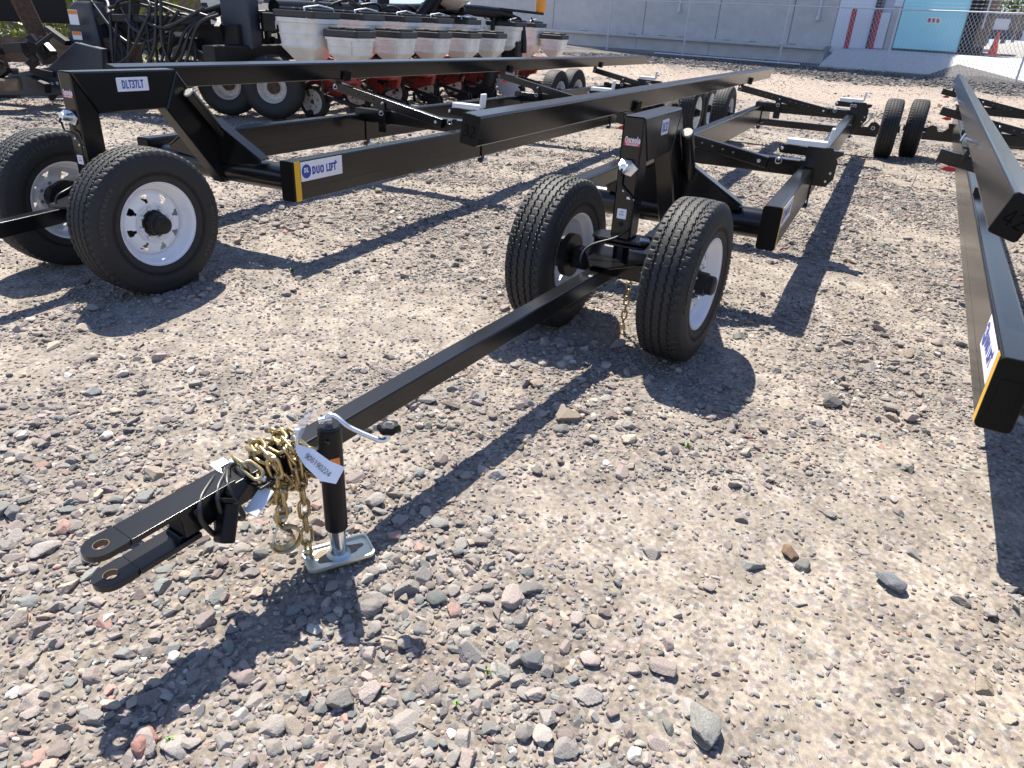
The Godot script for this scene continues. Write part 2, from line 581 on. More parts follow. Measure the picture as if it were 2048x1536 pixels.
func make_ground() -> void:
	gn3.noise_type = FastNoiseLite.TYPE_SIMPLEX
	gn3.frequency = 0.55; gn3.fractal_octaves = 3; gn3.seed = 77
	var im := ground_image()
	var m := mat("ground", Color.WHITE, 0.95, 0.0, 0.3)
	m.vertex_color_use_as_albedo = true
	m.albedo_texture = im[0]
	m.normal_enabled = true
	m.normal_texture = im[1]
	m.normal_scale = 0.9
	tri_map(m, 0.72, true)
	var xs := axis_lines(-260.0, -3.4, 3.4, 260.0, 0.035)
	var zs := axis_lines(-330.0, -6.0, -0.5, 60.0, 0.035)
	var nx := xs.size(); var nz := zs.size()
	var vs := PackedVector3Array(); vs.resize(nx * nz)
	var cs := PackedColorArray(); cs.resize(nx * nz)
	for j in nz:
		for i in nx:
			var x := xs[i]; var z := zs[j]
			vs[j * nx + i] = Vector3(x, gh(x, z), z)
			var st := stony(x, z)
			var d := fence_d(x, z)
			var col := Color(0.445, 0.382, 0.308).lerp(Color(0.345, 0.293, 0.238), st * 0.8)
			var road := sstep(3.8, 4.6, d) * sstep(12.5, 8.5, d)
			col = col.lerp(Color(0.54, 0.435, 0.34), road * 0.9)
			col = col.lerp(Color(0.19, 0.18, 0.17), sstep(4.6, 3.9, d + gn1.get_noise_2d(x * 2, z * 2) * 0.8) * sstep(-3.0, -1.0, d) * 0.9)
			if d < -2.2 and fence_s(x, z) > 8.0:
				col = col.lerp(Color(0.50, 0.46, 0.40), sstep(-2.2, -3.0, d))
			var k := 1.0 + 0.16 * gn1.get_noise_2d(x * 1.7 + 40, z * 1.7)
			cs[j * nx + i] = Color(col.r * k, col.g * k, col.b * k)
	var idx := PackedInt32Array(); idx.resize((nx - 1) * (nz - 1) * 6)
	var w := 0
	for j in nz - 1:
		for i in nx - 1:
			var a := j * nx + i
			idx[w] = a; idx[w + 1] = a + 1; idx[w + 2] = a + nx + 1; idx[w + 3] = a; idx[w + 4] = a + nx + 1; idx[w + 5] = a + nx
			w += 6
	var nn := PackedVector3Array(); nn.resize(nx * nz)
	for j in nz:
		for i in nx:
			var i0 := maxi(i - 1, 0); var i1 := mini(i + 1, nx - 1); var j0 := maxi(j - 1, 0); var j1 := mini(j + 1, nz - 1)
			var dx := vs[j * nx + i1] - vs[j * nx + i0]; var dz := vs[j1 * nx + i] - vs[j0 * nx + i]
			nn[j * nx + i] = dz.cross(dx).normalized()
	var ar := []; ar.resize(Mesh.ARRAY_MAX)
	ar[Mesh.ARRAY_VERTEX] = vs; ar[Mesh.ARRAY_NORMAL] = nn; ar[Mesh.ARRAY_COLOR] = cs; ar[Mesh.ARRAY_INDEX] = idx
	var am := ArrayMesh.new()
	am.add_surface_from_arrays(Mesh.PRIMITIVE_TRIANGLES, ar)
	tag(put(am, "ground", m, self), "sandy gravel yard under the trailers, rising to the fence", "ground", "", "structure")

func ico(sub: int) -> Array:
	var t := (1 + sqrt(5.0)) / 2
	var vs: Array = [Vector3(-1, t, 0), Vector3(1, t, 0), Vector3(-1, -t, 0), Vector3(1, -t, 0), Vector3(0, -1, t), Vector3(0, 1, t), Vector3(0, -1, -t), Vector3(0, 1, -t), Vector3(t, 0, -1), Vector3(t, 0, 1), Vector3(-t, 0, -1), Vector3(-t, 0, 1)]
	for i in vs.size(): vs[i] = vs[i].normalized()
	var fs := []
	for s in ["0 11 5", "0 5 1", "0 1 7", "0 7 10", "0 10 11", "1 5 9", "5 11 4", "11 10 2", "10 7 6", "7 1 8", "3 9 4", "3 4 2", "3 2 6", "3 6 8", "3 8 9", "4 9 5", "2 4 11", "6 2 10", "8 6 7", "9 8 1"]:
		var q: PackedStringArray = s.split(" ")
		fs.append([int(q[0]), int(q[1]), int(q[2])])
	for k in sub:
		var mid := {}
		var nf := []
		for f in fs:
			var e := []
			for q in [[f[0], f[1]], [f[1], f[2]], [f[2], f[0]]]:
				var key := Vector2i(mini(q[0], q[1]), maxi(q[0], q[1]))
				if not mid.has(key):
					mid[key] = vs.size()
					vs.append((vs[q[0]] + vs[q[1]]).normalized())
				e.append(mid[key])
			nf.append([f[0], e[0], e[2]]); nf.append([f[1], e[1], e[0]]); nf.append([f[2], e[2], e[1]]); nf.append([e[0], e[1], e[2]])
		fs = nf
	return [vs, fs]

# a crushed stone of about unit diameter: a ball cut by random planes, its facets a little rough
func stone_mesh(sub: int, sd: int, shape: Vector3, cuts := 11) -> ArrayMesh:
	var r := RandomNumberGenerator.new(); r.seed = sd
	var ic := ico(sub)
	var pl := []
	for i in cuts:
		var d := Vector3(r.randfn(), r.randfn(), r.randfn()).normalized()
		pl.append([d, r.randf_range(0.44, 0.82)])
	var f := FastNoiseLite.new(); f.seed = sd; f.frequency = 1.4; f.fractal_octaves = 2
	var ps := []
	for d in ic[0]:
		var rad := 1.0
		for q in pl:
			var dd: float = d.dot(q[0])
			if dd > 0.05:
				rad = minf(rad, q[1] / dd)
		rad *= 1.0 + 0.045 * f.get_noise_3dv(d * 1.5)
		ps.append(d * rad * shape * 0.62)
	var mb := MB.new()
	for t in ic[1]:
		var a: Vector3 = ps[t[0]]; var b: Vector3 = ps[t[1]]; var c: Vector3 = ps[t[2]]
		var nn := (b - a).cross(c - a).normalized()
		if nn.dot(a + b + c) < 0: nn = -nn
		mb.tri(a, b, c, nn, nn, nn)
	return mb.mesh()

func stone_color(dark := 0.0) -> Color:
	var u := rng.randf()
	var c: Color
	if u < 0.36: c = Color(0.325, 0.300, 0.278)
	elif u < 0.58: c = Color(0.345, 0.288, 0.262)
	elif u < 0.67: c = Color(0.245, 0.195, 0.182)
	elif u < 0.79: c = Color(0.235, 0.250, 0.235)
	elif u < 0.90: c = Color(0.445, 0.370, 0.285)
	elif u < 0.925: c = Color(0.47, 0.29, 0.235)
	elif u < 0.96: c = Color(0.62, 0.59, 0.54)
	else: c = Color(0.13, 0.135, 0.14)
	var k := rng.randf_range(0.72, 1.28) * (1.0 - dark * 0.35)
	c = c.lerp(Color(0.42, 0.37, 0.315), rng.randf_range(0.0, 0.4) * (1.0 - dark))   # dust
	if dark > 0.5: c = c.lerp(Color(0.15, 0.16, 0.17), 0.55)
	return Color(c.r * k, c.g * k, c.b * k)

func make_gravel() -> void:
	var big := []
	var small := []
	for i in 10:
		big.append([stone_mesh(3, 100 + i, Vector3(1.0, rng.randf_range(0.42, 0.7), rng.randf_range(0.62, 0.95)), 12), [], []])
	for i in 6:
		small.append([stone_mesh(1, 200 + i, Vector3(1.0, rng.randf_range(0.5, 0.85), rng.randf_range(0.7, 1.0)), 7), [], []])
	var z := -0.35
	while z > -29.0:
		var st := 0.2 if z > -7.0 else (0.4 if z > -14.0 else 0.8)
		var az := absf(z)
		var x := -0.74 * az - 0.7
		var x1 := 0.70 * az + 0.9
		while x < x1:
			var cx := x + st / 2; var cz := z - st / 2
			var d := fence_d(cx, cz)
			x += st
			if d < -1.6 or (d < -0.5 and fence_s(cx, cz) > 8.0): continue
			var s := stony(cx, cz)
			var road := sstep(3.8, 4.6, d) * sstep(12.5, 8.5, d)
			var berm := sstep(4.8, 4.0, d + gn1.get_noise_2d(cx * 2, cz * 2) * 0.8)
			var A := st * st
			var lod := 1.0 if az < 6.0 else (0.8 if az < 10.0 else 0.5)
			var nb := A * (35.0 + 760.0 * s * s) * lod * (1.0 - 0.93 * road) * (1.0 + 0.35 * sstep(-2.4, -1.6, cz))
			var ns := A * (800.0 + 2600.0 * s) * (1.0 if az < 4.5 else (0.55 if az < 8.0 else 0.16)) * (1.0 - 0.8 * road)
			if berm > 0.4:
				nb = A * 150.0; ns = 0.0
			var kb := int(nb) + (1 if rng.randf() < nb - floorf(nb) else 0)
			for i in kb:
				var size := clampf(0.0262 * exp(rng.randfn(0.0, 0.44)), 0.011, 0.072) * (1.0 if berm < 0.4 else 1.9)
				if az > 12.0 and berm < 0.4: size *= 1.2
				drop(big, cx, cz, st, size, berm)
			var ks := int(ns) + (1 if rng.randf() < ns - floorf(ns) else 0)
			for i in ks:
				drop(small, cx, cz, st, rng.randf_range(0.006, 0.018) * (1.0 if az < 6.0 else 1.5), 0.0)
		z -= st
	var root := Node3D.new(); root.name = "gravel"; add_child(root)
	tag(root, "loose crushed stones of many colours strewn over the sandy yard", "gravel", "", "stuff")
	for set_ in [[big, "stones"], [small, "grit"]]:
		for q in set_[0]:
			var n: int = q[1].size()
			var mm := MultiMesh.new()
			mm.transform_format = MultiMesh.TRANSFORM_3D
			mm.use_colors = true
			mm.mesh = q[0]
			mm.instance_count = n
			for i in n:
				mm.set_instance_transform(i, q[1][i])
				mm.set_instance_color(i, q[2][i])
			var o := MultiMeshInstance3D.new()
			o.multimesh = mm
			o.material_override = M.stone
			o.name = set_[1]
			root.add_child(o, true)
			tag(o, "", "", "", "stuff")

func drop(sets: Array, cx: float, cz: float, st: float, size: float, berm: float) -> void:
	var x := cx + rng.randf_range(-0.5, 0.5) * st
	var z := cz + rng.randf_range(-0.5, 0.5) * st
	var q: Array = sets[rng.randi() % sets.size()]
	var b := Basis(Vector3.UP, rng.randf() * TAU) * Basis(Vector3(rng.randfn(), 0, rng.randfn()).normalized(), rng.randfn(0.0, 0.35))
	var sc := size * Vector3(rng.randf_range(0.85, 1.2), rng.randf_range(0.7, 1.1), rng.randf_range(0.8, 1.1))
	q[1].append(Transform3D(b * Basis.from_scale(sc), Vector3(x, gh(x, z) + size * rng.randf_range(-0.04, 0.18), z)))
	q[2].append(stone_color(berm))

func spike_tuft(called: String, at: Vector3, h: float, n: int, label: String, col: Color) -> void:
	var mb := MB.new()
	for i in n:
		var a := rng.randf() * TAU
		var out := Vector3(cos(a), 0, sin(a))
		var lean := rng.randf_range(0.2, 1.0)
		var side := Vector3(-out.z, 0, out.x) * h * rng.randf_range(0.06, 0.11)
		var p0 := at
		var p1 := at + (out * lean * 0.45 + Vector3.UP * (1.05 - lean * 0.4)) * h * rng.randf_range(0.5, 0.7)
		var p2 := p1 + (out * lean * 0.6 + Vector3.UP * (0.5 - lean * 0.4)) * h * 0.5
		var nn := (Vector3.UP + out * 0.3).normalized()
		var k := rng.randf_range(0.7, 1.25)
		var before := mb.v.size()
		mb.quad(p0 - side * 0.3, p0 + side * 0.3, p1 + side, p1 - side, nn, nn, nn, nn)
		mb.tri(p1 - side, p1 + side, p2, nn, nn, nn)
		for j in mb.v.size() - before: mb.c.push_back(Color(col.r * k, col.g * k, col.b * k))
	tag(put(mb.mesh(), called, M.leaf, self), label, "weed", "weed seedlings in the gravel")

func make_weeds() -> void:
	for w in [[-0.02, -1.298, 0.03, "bright green weed seedling near the bottom edge, right of the tongue shadow"], [-0.733, -1.051, 0.026, "small green weed seedling touching a pink stone at bottom left"],
			[-0.09, -1.196, 0.024, "tiny green weed seedling lowest in the photo middle"], [-1.396, -4.175, 0.05, "green weed seedling in the shadow behind the left dolly wheel"], [0.709, -2.415, 0.032, "faint green weed seedling below the right dolly wheel shadow"]]:
		spike_tuft("weed_seedling", Vector3(w[0], gh(w[0], w[1]) + 0.003, w[1]), w[2], 16, w[3], Color(0.13, 0.26, 0.035))
	# a dry stalk beyond the rail shadow
	var mb := MB.new()
	var b := Vector3(4.05, gh(4.05, -7.7), -7.7)
	mb.sweep(PackedVector3Array([b, b + Vector3(0.02, 0.10, 0), b + Vector3(0.05, 0.24, -0.02)]), 0.005, 6)
	mb.sweep(PackedVector3Array([b + Vector3(-0.12, 0.01, 0.02), b + Vector3(0.06, 0.03, 0.0), b + Vector3(0.18, 0.05, 0.03)]), 0.004, 6)
	tag(put(mb.mesh(), "dry_stalk", M.hose_pale, self), "pale dry weed stalk lying in gravel between the right-hand trailers", "stalk")

# ------------------------------------------------------------------ wheels
var S := {}

func tyre_mesh(nth: int, detail: bool) -> ArrayMesh:
	var cols := []
	var side := [[0.094, 0.216], [0.101, 0.228], [0.110, 0.250], [0.1165, 0.285], [0.1172, 0.300], [0.1175, 0.304], [0.1165, 0.318], [0.1125, 0.340], [0.1085, 0.353], [0.1090, 0.357], [0.1040, 0.366], [0.0985, 0.376], [0.0935, 0.3825]]
	for q in side: cols.append([-q[0], q[1], 0])
	var nx := 45 if detail else 9
	for i in nx:
		var x := lerpf(-0.0885, 0.0885, float(i) / (nx - 1))
		cols.append([x, 0.3905 - 0.0055 * pow(absf(x) / 0.0885, 2.2), 1])
	for i in side.size():
		var q: Array = side[side.size() - 1 - i]
		cols.append([q[0], q[1], 0])
	var m := cols.size()
	var pos := PackedVector3Array(); pos.resize(m * nth)
	var N := 58.0
	for k in nth:
		var a := TAU * k / nth
		var ph := fposmod(float(k) / nth * N, 1.0)
		for i in m:
			var x: float = cols[i][0]; var r: float = cols[i][1]
			if cols[i][2] == 1 and detail:
				var zig := 0.0018 if ph < 0.5 else -0.0018
				var dep := 0.0
				for g in [-0.0575, -0.0205, 0.0205, 0.0575]:
					var e := absf(x - g - zig)
					if e < 0.0042: dep = 0.008
					elif e < 0.013 and absf(g) > 0.03 and ph > 0.42 and ph < 0.62: dep = maxf(dep, 0.006)
					elif e < 0.012 and absf(g) < 0.03 and (absf(x) > absf(g)) and ph > 0.86: dep = maxf(dep, 0.006)
				if absf(x) > 0.072 and (ph < 0.18): dep = maxf(dep, 0.0055)
				if absf(x) < 0.012 and ph > 0.44 and ph < 0.54: dep = maxf(dep, 0.002)
				r -= dep
			elif not detail and cols[i][2] == 1 and (i % 2 == 0): r -= 0.006
			elif detail and cols[i][2] == 0 and r > 0.36 and ph < 0.18: r -= 0.003
			pos[k * m + i] = Vector3(x, r * cos(a), r * sin(a))
	var mb := MB.new()
	var nn := PackedVector3Array(); nn.resize(m * nth)
	for k in nth:
		for i in m:
			var i0 := maxi(i - 1, 0); var i1 := mini(i + 1, m - 1)
			var u := pos[k * m + i1] - pos[k * m + i0]
			var w := pos[((k + 1) % nth) * m + i] - pos[((k - 1 + nth) % nth) * m + i]
			var q := u.cross(w).normalized()
			var rad := Vector3(pos[k * m + i].x * 0.6, pos[k * m + i].y, pos[k * m + i].z)
			nn[k * m + i] = q if q.dot(rad) > 0 else -q
	for k in nth:
		var k1 := (k + 1) % nth
		for i in m - 1:
			if cols[i][2] + cols[i + 1][2] > 0:
				var fnn := (pos[k * m + i + 1] - pos[k * m + i]).cross(pos[k1 * m + i] - pos[k * m + i]).normalized()
				if fnn.dot(nn[k * m + i]) < 0: fnn = -fnn
				mb.flat(pos[k * m + i], pos[k * m + i + 1], pos[k1 * m + i + 1], pos[k1 * m + i], fnn)
				continue
			mb.quad(pos[k * m + i], pos[k * m + i + 1], pos[k1 * m + i + 1], pos[k1 * m + i], nn[k * m + i], nn[k * m + i + 1], nn[k1 * m + i + 1], nn[k1 * m + i])
	return mb.mesh()

func rim_mesh() -> ArrayMesh:
	var mb := MB.new()
	var I := Transform3D()
	mb.lathe([Vector2(-0.100, 0.222), Vector2(-0.097, 0.214), Vector2(-0.090, 0.207), Vector2(-0.065, 0.200), Vector2(-0.055, 0.184), Vector2(-0.01, 0.178), Vector2(0.028, 0.176), Vector2(0.050, 0.186), Vector2(0.060, 0.199), Vector2(0.088, 0.205), Vector2(0.094, 0.212), Vector2(0.100, 0.217), Vector2(0.101, 0.223), Vector2(0.096, 0.2245)], 72, I)
	var prof := [[0.177, 0.020], [0.171, 0.026], [0.164, 0.034], [0.157, 0.040], [0.150, 0.0445], [0.143, 0.048], [0.136, 0.051], [0.129, 0.053], [0.122, 0.0545], [0.114, 0.055], [0.107, 0.053], [0.101, 0.049], [0.094, 0.047], [0.062, 0.047]]
	var nth := 192
	for k in nth:
		for j in prof.size() - 1:
			var rm: float = (prof[j][0] + prof[j + 1][0]) / 2
			var a := fposmod((k + 0.5) / nth * 8.0, 1.0) - 0.5
			var t := (rm - 0.112) / 0.048
			if t > 0.06 and t < 0.96 and absf(a) < 0.06 + 0.11 * smoothstep(0.0, 0.75, t) - 0.07 * smoothstep(0.8, 1.0, t): continue
			var q := []
			for c in [[k, j], [k + 1, j], [k + 1, j + 1], [k, j + 1]]:
				var an: float = TAU * c[0] / nth
				q.append(Vector3(prof[c[1]][1], prof[c[1]][0] * cos(an), prof[c[1]][0] * sin(an)))
			var ns := []
			for c in [[k, j], [k + 1, j], [k + 1, j + 1], [k, j + 1]]:
				var i0 := maxi(c[1] - 1, 0); var i1 := mini(c[1] + 1, prof.size() - 1)
				var dx: float = prof[i1][1] - prof[i0][1]; var dr: float = prof[i1][0] - prof[i0][0]
				var n2 := Vector2(-dr, dx).normalized()
				if n2.x < 0: n2 = -n2
				var an: float = TAU * c[0] / nth
				ns.append(Vector3(n2.x, n2.y * cos(an), n2.y * sin(an)))
			mb.quad(q[0], q[1], q[2], q[3], ns[0], ns[1], ns[2], ns[3])
	return mb.mesh()

func shared_parts() -> void:
	S.tyre = tyre_mesh(348, true)
	S.tyre_plain = tyre_mesh(174, true)
	S.rim = rim_mesh()
	var mb := MB.new()
	mb.lathe([Vector2(-0.09, 0.045), Vector2(-0.09, 0.112), Vector2(-0.055, 0.112), Vector2(-0.05, 0.075), Vector2(0.05, 0.070), Vector2(0.052, 0.058), Vector2(0.100, 0.056), Vector2(0.104, 0.047), Vector2(0.135, 0.045), Vector2(0.141, 0.038), Vector2(0.143, 0.0)], 40, Transform3D())
	S.hub = mb.mesh()
	mb = MB.new()
	var hex := []
	for i in 6:
		var a := TAU * i / 6
		hex.append([Vector2(cos(a), sin(a)) * 0.0125, Vector2(cos(a), sin(a))])
	var XF := Transform3D(Basis(Vector3(0, 0, -1), Vector3(0, 1, 0), Vector3(1, 0, 0)), Vector3(0.047, 0, 0))
	mb.ext(hex, 0.018, 0.002, XF)
	mb.cyl(Vector3(0.06, 0, 0), Vector3(0.071, 0, 0), 0.006, 10)
	S.lug = mb.mesh()
	mb = MB.new()
	mb.lathe([Vector2(0.1005, 0.2195), Vector2(0.1012, 0.2185), Vector2(0.1003, 0.2165)], 72, Transform3D())
	S.stripe = mb.mesh()
	var st := SurfaceTool.new()
	var word := "MASTERTRACK"
	for s in [-1.0, 1.0]:
		for copy in 2:
			for i in word.length():
				var tm := text_mesh(word[i], 0.021 if word[i] != "I" else 0.008, 0.026, 0.003, 800)
				var ph := (i - 5.0) * 0.084 + 0.15 + copy * PI
				var er := Vector3(0, cos(ph), -s * sin(ph))
				var X := Vector3(0, -sin(ph), -s * cos(ph))
				var N := Vector3(s, 0.0, 0.0)
				st.append_from(tm, 0, Transform3D(Basis(X, er, N), er * 0.330 + N * 0.1148))
	S.letters = st.commit()

func wheel(parent: Node, xf: Transform3D, spin: float, near: bool) -> void:
	var w := holder("wheel", parent, xf * Transform3D(Basis(Vector3.RIGHT, spin), Vector3.ZERO))
	put(S.tyre if near else S.tyre_plain, "tyre", M.rubber, w)
	put(S.rim, "rim", M.white_paint, w)
	put(S.hub, "hub", M.black_dusty, w)
	if near:
		put(S.letters, "sidewall_lettering", M.rubber_letter, w)
		put(S.stripe, "pin_stripe", M.pin_stripe, w)
	for i in 8:
		var a := TAU * (i + 0.5) / 8
		put(S.lug, "lug_nut", M.zinc, w, Transform3D(Basis(Vector3.RIGHT, a), Vector3(0, 0.083 * cos(a), 0.083 * sin(a))))

# ------------------------------------------------------------------ header trailers
func sticker(parent: Node, called: String, w: float, h: float, xf: Transform3D, r := 0.006, m: Material = null) -> MeshInstance3D:
	var mb := MB.new()
	mb.ext(mb.rr(w, h, r, 3), 0.0012, 0.0, Transform3D())
	return put(mb.mesh(), called, m if m else M.sticker_white, parent, xf)

func letters(parent: Node, s: String, w: float, h: float, at: Vector2, m: Material, weight := 800, emb := 0.0, depth := 0.0008, called := "lettering", z := 0.0016) -> void:
	put(text_mesh(s, w, h, depth, weight, emb), called, m, parent, Transform3D(Basis(), Vector3(at.x, at.y, z)))

func duo_sticker(t: Node, xf: Transform3D) -> void:
	# white decal: round badge, name with an arrow, on a panel 0.40 by 0.115
	var s := sticker(t, "maker_decal", 0.40, 0.118, xf, 0.004)
	var mb := MB.new()
	mb.ext(mb.circ(0.043, 32), 0.0008, 0.0, Transform3D(Basis(), Vector3(-0.150, 0.0, 0.0013)))
	put(mb.mesh(), "badge", M.sticker_blue, s)
	letters(s, "DL", 0.040, 0.030, Vector2(-0.150, 0.008), M.sticker_white, 800, 0.5, 0.0008, "badge_letters", 0.0027)
	letters(s, "DUO", 0.112, 0.050, Vector2(-0.040, -0.002), M.sticker_blue, 800, 1.2)
	letters(s, "LIFT", 0.098, 0.050, Vector2(0.088, -0.002), M.sticker_blue, 800, 1.2)
	mb = MB.new()
	mb.prism(PackedVector2Array([Vector2(-0.017, 0.016), Vector2(0.017, 0.016), Vector2(0, 0.038)]), 0.0008, Transform3D(Basis(), Vector3(0.134, 0.0, 0.0018)), 0.0)
	put(mb.mesh(), "arrow", M.sticker_blue, s)

func ring_pin(mb: MB, at: Vector3, r := 0.022, wire := 0.003) -> void:
	var pts := PackedVector3Array()
	for i in 16:
		var a := TAU * i / 16
		pts.push_back(at + Vector3(cos(a) * r, sin(a) * r, 0.004 * sin(a * 2)))
	mb.sweep(pts, wire, 6, true)
	mb.cyl(at + Vector3(0, r * 0.5, -0.05), at + Vector3(0, r * 0.5, 0.012), 0.008, 10)

func make_trailer(label: String, D: Dictionary) -> Node3D:
	var T := frame(D.yaw, D.at)
	var t := thing("header_trailer", label, "trailer", T, "header transport trailers in the yard")
	var tilt := Transform3D(Basis(Vector3.RIGHT, deg_to_rad(-D.get("tilt", 0.0))), Vector3.ZERO)
	var hw: float = D.hw
	var bk: Material = M.black_paint
	var mb: MB
	# lower side rails with end caps
	for s in [1.0, -1.0]:
		mb = MB.new()
		mb.rtube(0.102, 0.245, 0.014, D.rail_len, Transform3D(BACKZ, P(hw * s, 0.495, 0.0)))
		var r := put(mb.mesh(), "side_rail", bk, t, tilt)
		mb = MB.new()
		mb.ext(mb.rr(0.106, 0.249, 0.018, 4), 0.012, 0.003, Transform3D(BACKZ, P(hw * s, 0.495, -0.012)))
		mb.ext(mb.rr(0.062, 0.118, 0.006, 2), 0.004, 0.001, Transform3D(BACKZ, P(hw * s, 0.49, -0.014)))
		put(mb.mesh(), "end_cap", M.cap_plastic, r)
		# a drain slot line and a weld seam along the side
		mb = MB.new()
		mb.rtube(0.1028, 0.0016, 0.0004, D.rail_len - 0.1, Transform3D(BACKZ, P(hw * s, 0.452, 0.05)), 0.0)
		put(mb.mesh(), "seam", M.cap_plastic, r)
	for s in D.deco:   # the outer face that carries the decals
		var xf := tilt * Transform3D(RI if s > 0 else LE, P((hw + 0.0515) * s, 0.495, 0.0))
		sticker(t, "reflective_strip", 0.05, 0.243, xf * Transform3D(Basis(), Vector3(0.028 * s, 0, 0)), 0.002, M.sticker_yellow)
		duo_sticker(t, xf * Transform3D(Basis(), Vector3((0.058 + 0.20) * s, 0.054, 0)))
	# torque tube, gooseneck
	mb = MB.new()
	mb.cyl(P(-hw + 0.04, 0.49, 0.10), P(hw - 0.04, 0.49, 0.10), 0.084, 32)
	put(mb.mesh(), "torque_tube", bk, t, tilt)
	var side := func(poly: Array, w: float, called: String, e := 0.008, x := 0.0) -> Node3D:
		# polygon given as (v, y), as wide as w across the trailer
		var q := PackedVector2Array()
		for p in poly: q.push_back(Vector2(p[0], p[1]))
		var m2 := MB.new()
		m2.prism(q, w, Transform3D(Basis(Vector3(0, 0, -1), Vector3(0, 1, 0), Vector3(1, 0, 0)), Vector3(x, 0, 0)), e)
		return put(m2.mesh(), called, bk, t, tilt)
	var post: Node3D = side.call([[-0.89, 0.535], [-0.765, 0.535], [-0.765, 0.885], [-0.889, 1.092]], 0.102, "gooseneck_post")
	side.call([[-0.887, 1.098], [-0.763, 0.886], [-0.335, 0.886], [-0.232, 1.098]], 0.104, "gooseneck_beam")
	side.call([[-0.332, 0.884], [0.03, 0.405], [0.13, 0.405], [0.20, 0.52], [-0.228, 1.092]], 0.102, "gooseneck_leg")
	for s in [1.0, -1.0]:
		mb = MB.new()
		mb.prism(PackedVector2Array([Vector2(0.051 * s, 0.80), Vector2(0.051 * s, 0.53), Vector2(0.40 * s, 0.565), Vector2(0.40 * s, 0.59)]), 0.016, Transform3D(Basis(), P(0, 0, 0.02)), 0.003)
		var g0 := Vector2(0.051, 0.805); var g1 := Vector2(0.405, 0.592)
		mb.beam(P(g0.x * s, g0.y, 0.02), P(g1.x * s, g1.y, 0.055), 0.085, 0.010, 0.003)
		put(mb.mesh(), "gusset", bk, t, tilt)
	mb = MB.new()
	var c0 := P(0.088, 0.965, -0.19); var c1 := P(0.088, 0.66, 0.08)
	mb.cyl(c0, c1, 0.033, 24, 0.003)
	mb.cyl(c0 + (c0 - c1).normalized() * 0.004, c0, 0.031, 24, 0.001)
	var can := put(mb.mesh(), "manual_holder", bk, t, tilt)
	mb = MB.new()
	mb.cyl(c0 + (c0 - c1).normalized() * 0.016, c0 + (c0 - c1).normalized() * 0.004, 0.030, 24, 0.003)
	put(mb.mesh(), "holder_lid", M.holder_lid, can)
	# dealer decal, light socket, small label, hole and cable on the front of the post
	var fz := 0.8912
	var s1 := sticker(t, "dealer_decal", 0.078, 0.030, tilt * Transform3D(FR, Vector3(0.004, 0.985, fz)), 0.002, M.sticker_red)
	letters(s1, "Osceola", 0.072, 0.030, Vector2(0.002, 0.012), M.sticker_white, 700, 0.3)
	letters(s1, "IMPLEMENT", 0.060, 0.008, Vector2(0.002, -0.009), M.sticker_white, 800, 0.2)
	mb = MB.new()
	mb.prism(PackedVector2Array([Vector2(-0.046, 0.016), Vector2(-0.02, 0.034), Vector2(0.012, 0.036), Vector2(0.05, 0.004), Vector2(0.02, -0.034), Vector2(-0.03, -0.026)]), 0.006, Transform3D(FR, Vector3(0.0, 0.868, fz + 0.003)), 0.001)
	mb.cyl(Vector3(-0.006, 0.872, fz), Vector3(-0.010, 0.880, fz + 0.055), 0.020, 20)
	mb.box(Vector3(0.05, 0.006, 0.045), Transform3D(Basis(Vector3.RIGHT, 0.5), Vector3(-0.008, 0.897, fz + 0.035)), 0.002)
	put(mb.mesh(), "light_socket", M.zinc, t, tilt)
	var s2 := sticker(t, "serial_plate", 0.046, 0.048, tilt * Transform3D(FR, Vector3(-0.004, 0.655, fz)), 0.004)
	letters(s2, "RTR", 0.020, 0.007, Vector2(0, -0.004), M.sticker_grey)
	var hm := MB.new()
	hm.prism(PackedVector2Array([Vector2(-0.014, 0.0), Vector2(0, 0.006), Vector2(0.014, 0.0), Vector2(0, 0.002)]), 0.0006, Transform3D(Basis(), Vector3(0, 0.007, 0.0018)), 0.0)
	put(hm.mesh(), "emblem", M.sticker_grey, s2)
	mb = MB.new()
	mb.cyl(Vector3(-0.002, 0.605, fz - 0.004), Vector3(-0.002, 0.605, fz + 0.0006), 0.013, 20, 0.0)
	put(mb.mesh(), "drain_hole", M.dark_void, t, tilt)
	mb = MB.new()
	mb.cyl(Vector3(-0.008, 0.765, fz - 0.004), Vector3(-0.008, 0.765, fz + 0.006), 0.007, 12)
	mb.prism(PackedVector2Array([Vector2(-0.02, 0.008), Vector2(-0.006, 0.008), Vector2(-0.006, 0.004), Vector2(0.018, 0.000), Vector2(0.018, -0.008), Vector2(-0.008, -0.004), Vector2(-0.02, -0.004)]), 0.004, Transform3D(FR, Vector3(0.032, 0.732, fz + 0.003)), 0.0005)
	put(mb.mesh(), "cable_clip", M.zinc, t, tilt)
	var cab := Curve3D.new()
	for q in D.cable: cab.add_point(q[0], -q[1], q[1])
	mb = MB.new()
	mb.sweep(cab.tessellate(4, 3.0), 0.006, 8)
	put(mb.mesh(), "light_cable", M.cable, t, tilt)
	var s3 := sticker(t, "model_decal", 0.20 if D.model.length() > 5 else 0.115, 0.072, tilt * Transform3D(RI, Vector3(0.0525, 1.028, 0.535)), 0.005)
	letters(s3, D.model, 0.135 if D.model.length() > 5 else 0.09, 0.044, Vector2(0, 0), M.sticker_blue, 800, 0.4)
	# pivot flanges
	mb = MB.new()
	mb.ext(mb.rr(0.30, 0.16, 0.05, 4), 0.014, 0.003, Transform3D(Basis(Vector3.RIGHT, -PI / 2), Vector3(0, 0.518, 0.83)))
	put(mb.mesh(), "pivot_flange", bk, t, tilt)
	# stations: cross beam, arm, lift post, clamp, pad
	var th := deg_to_rad(D.slope)
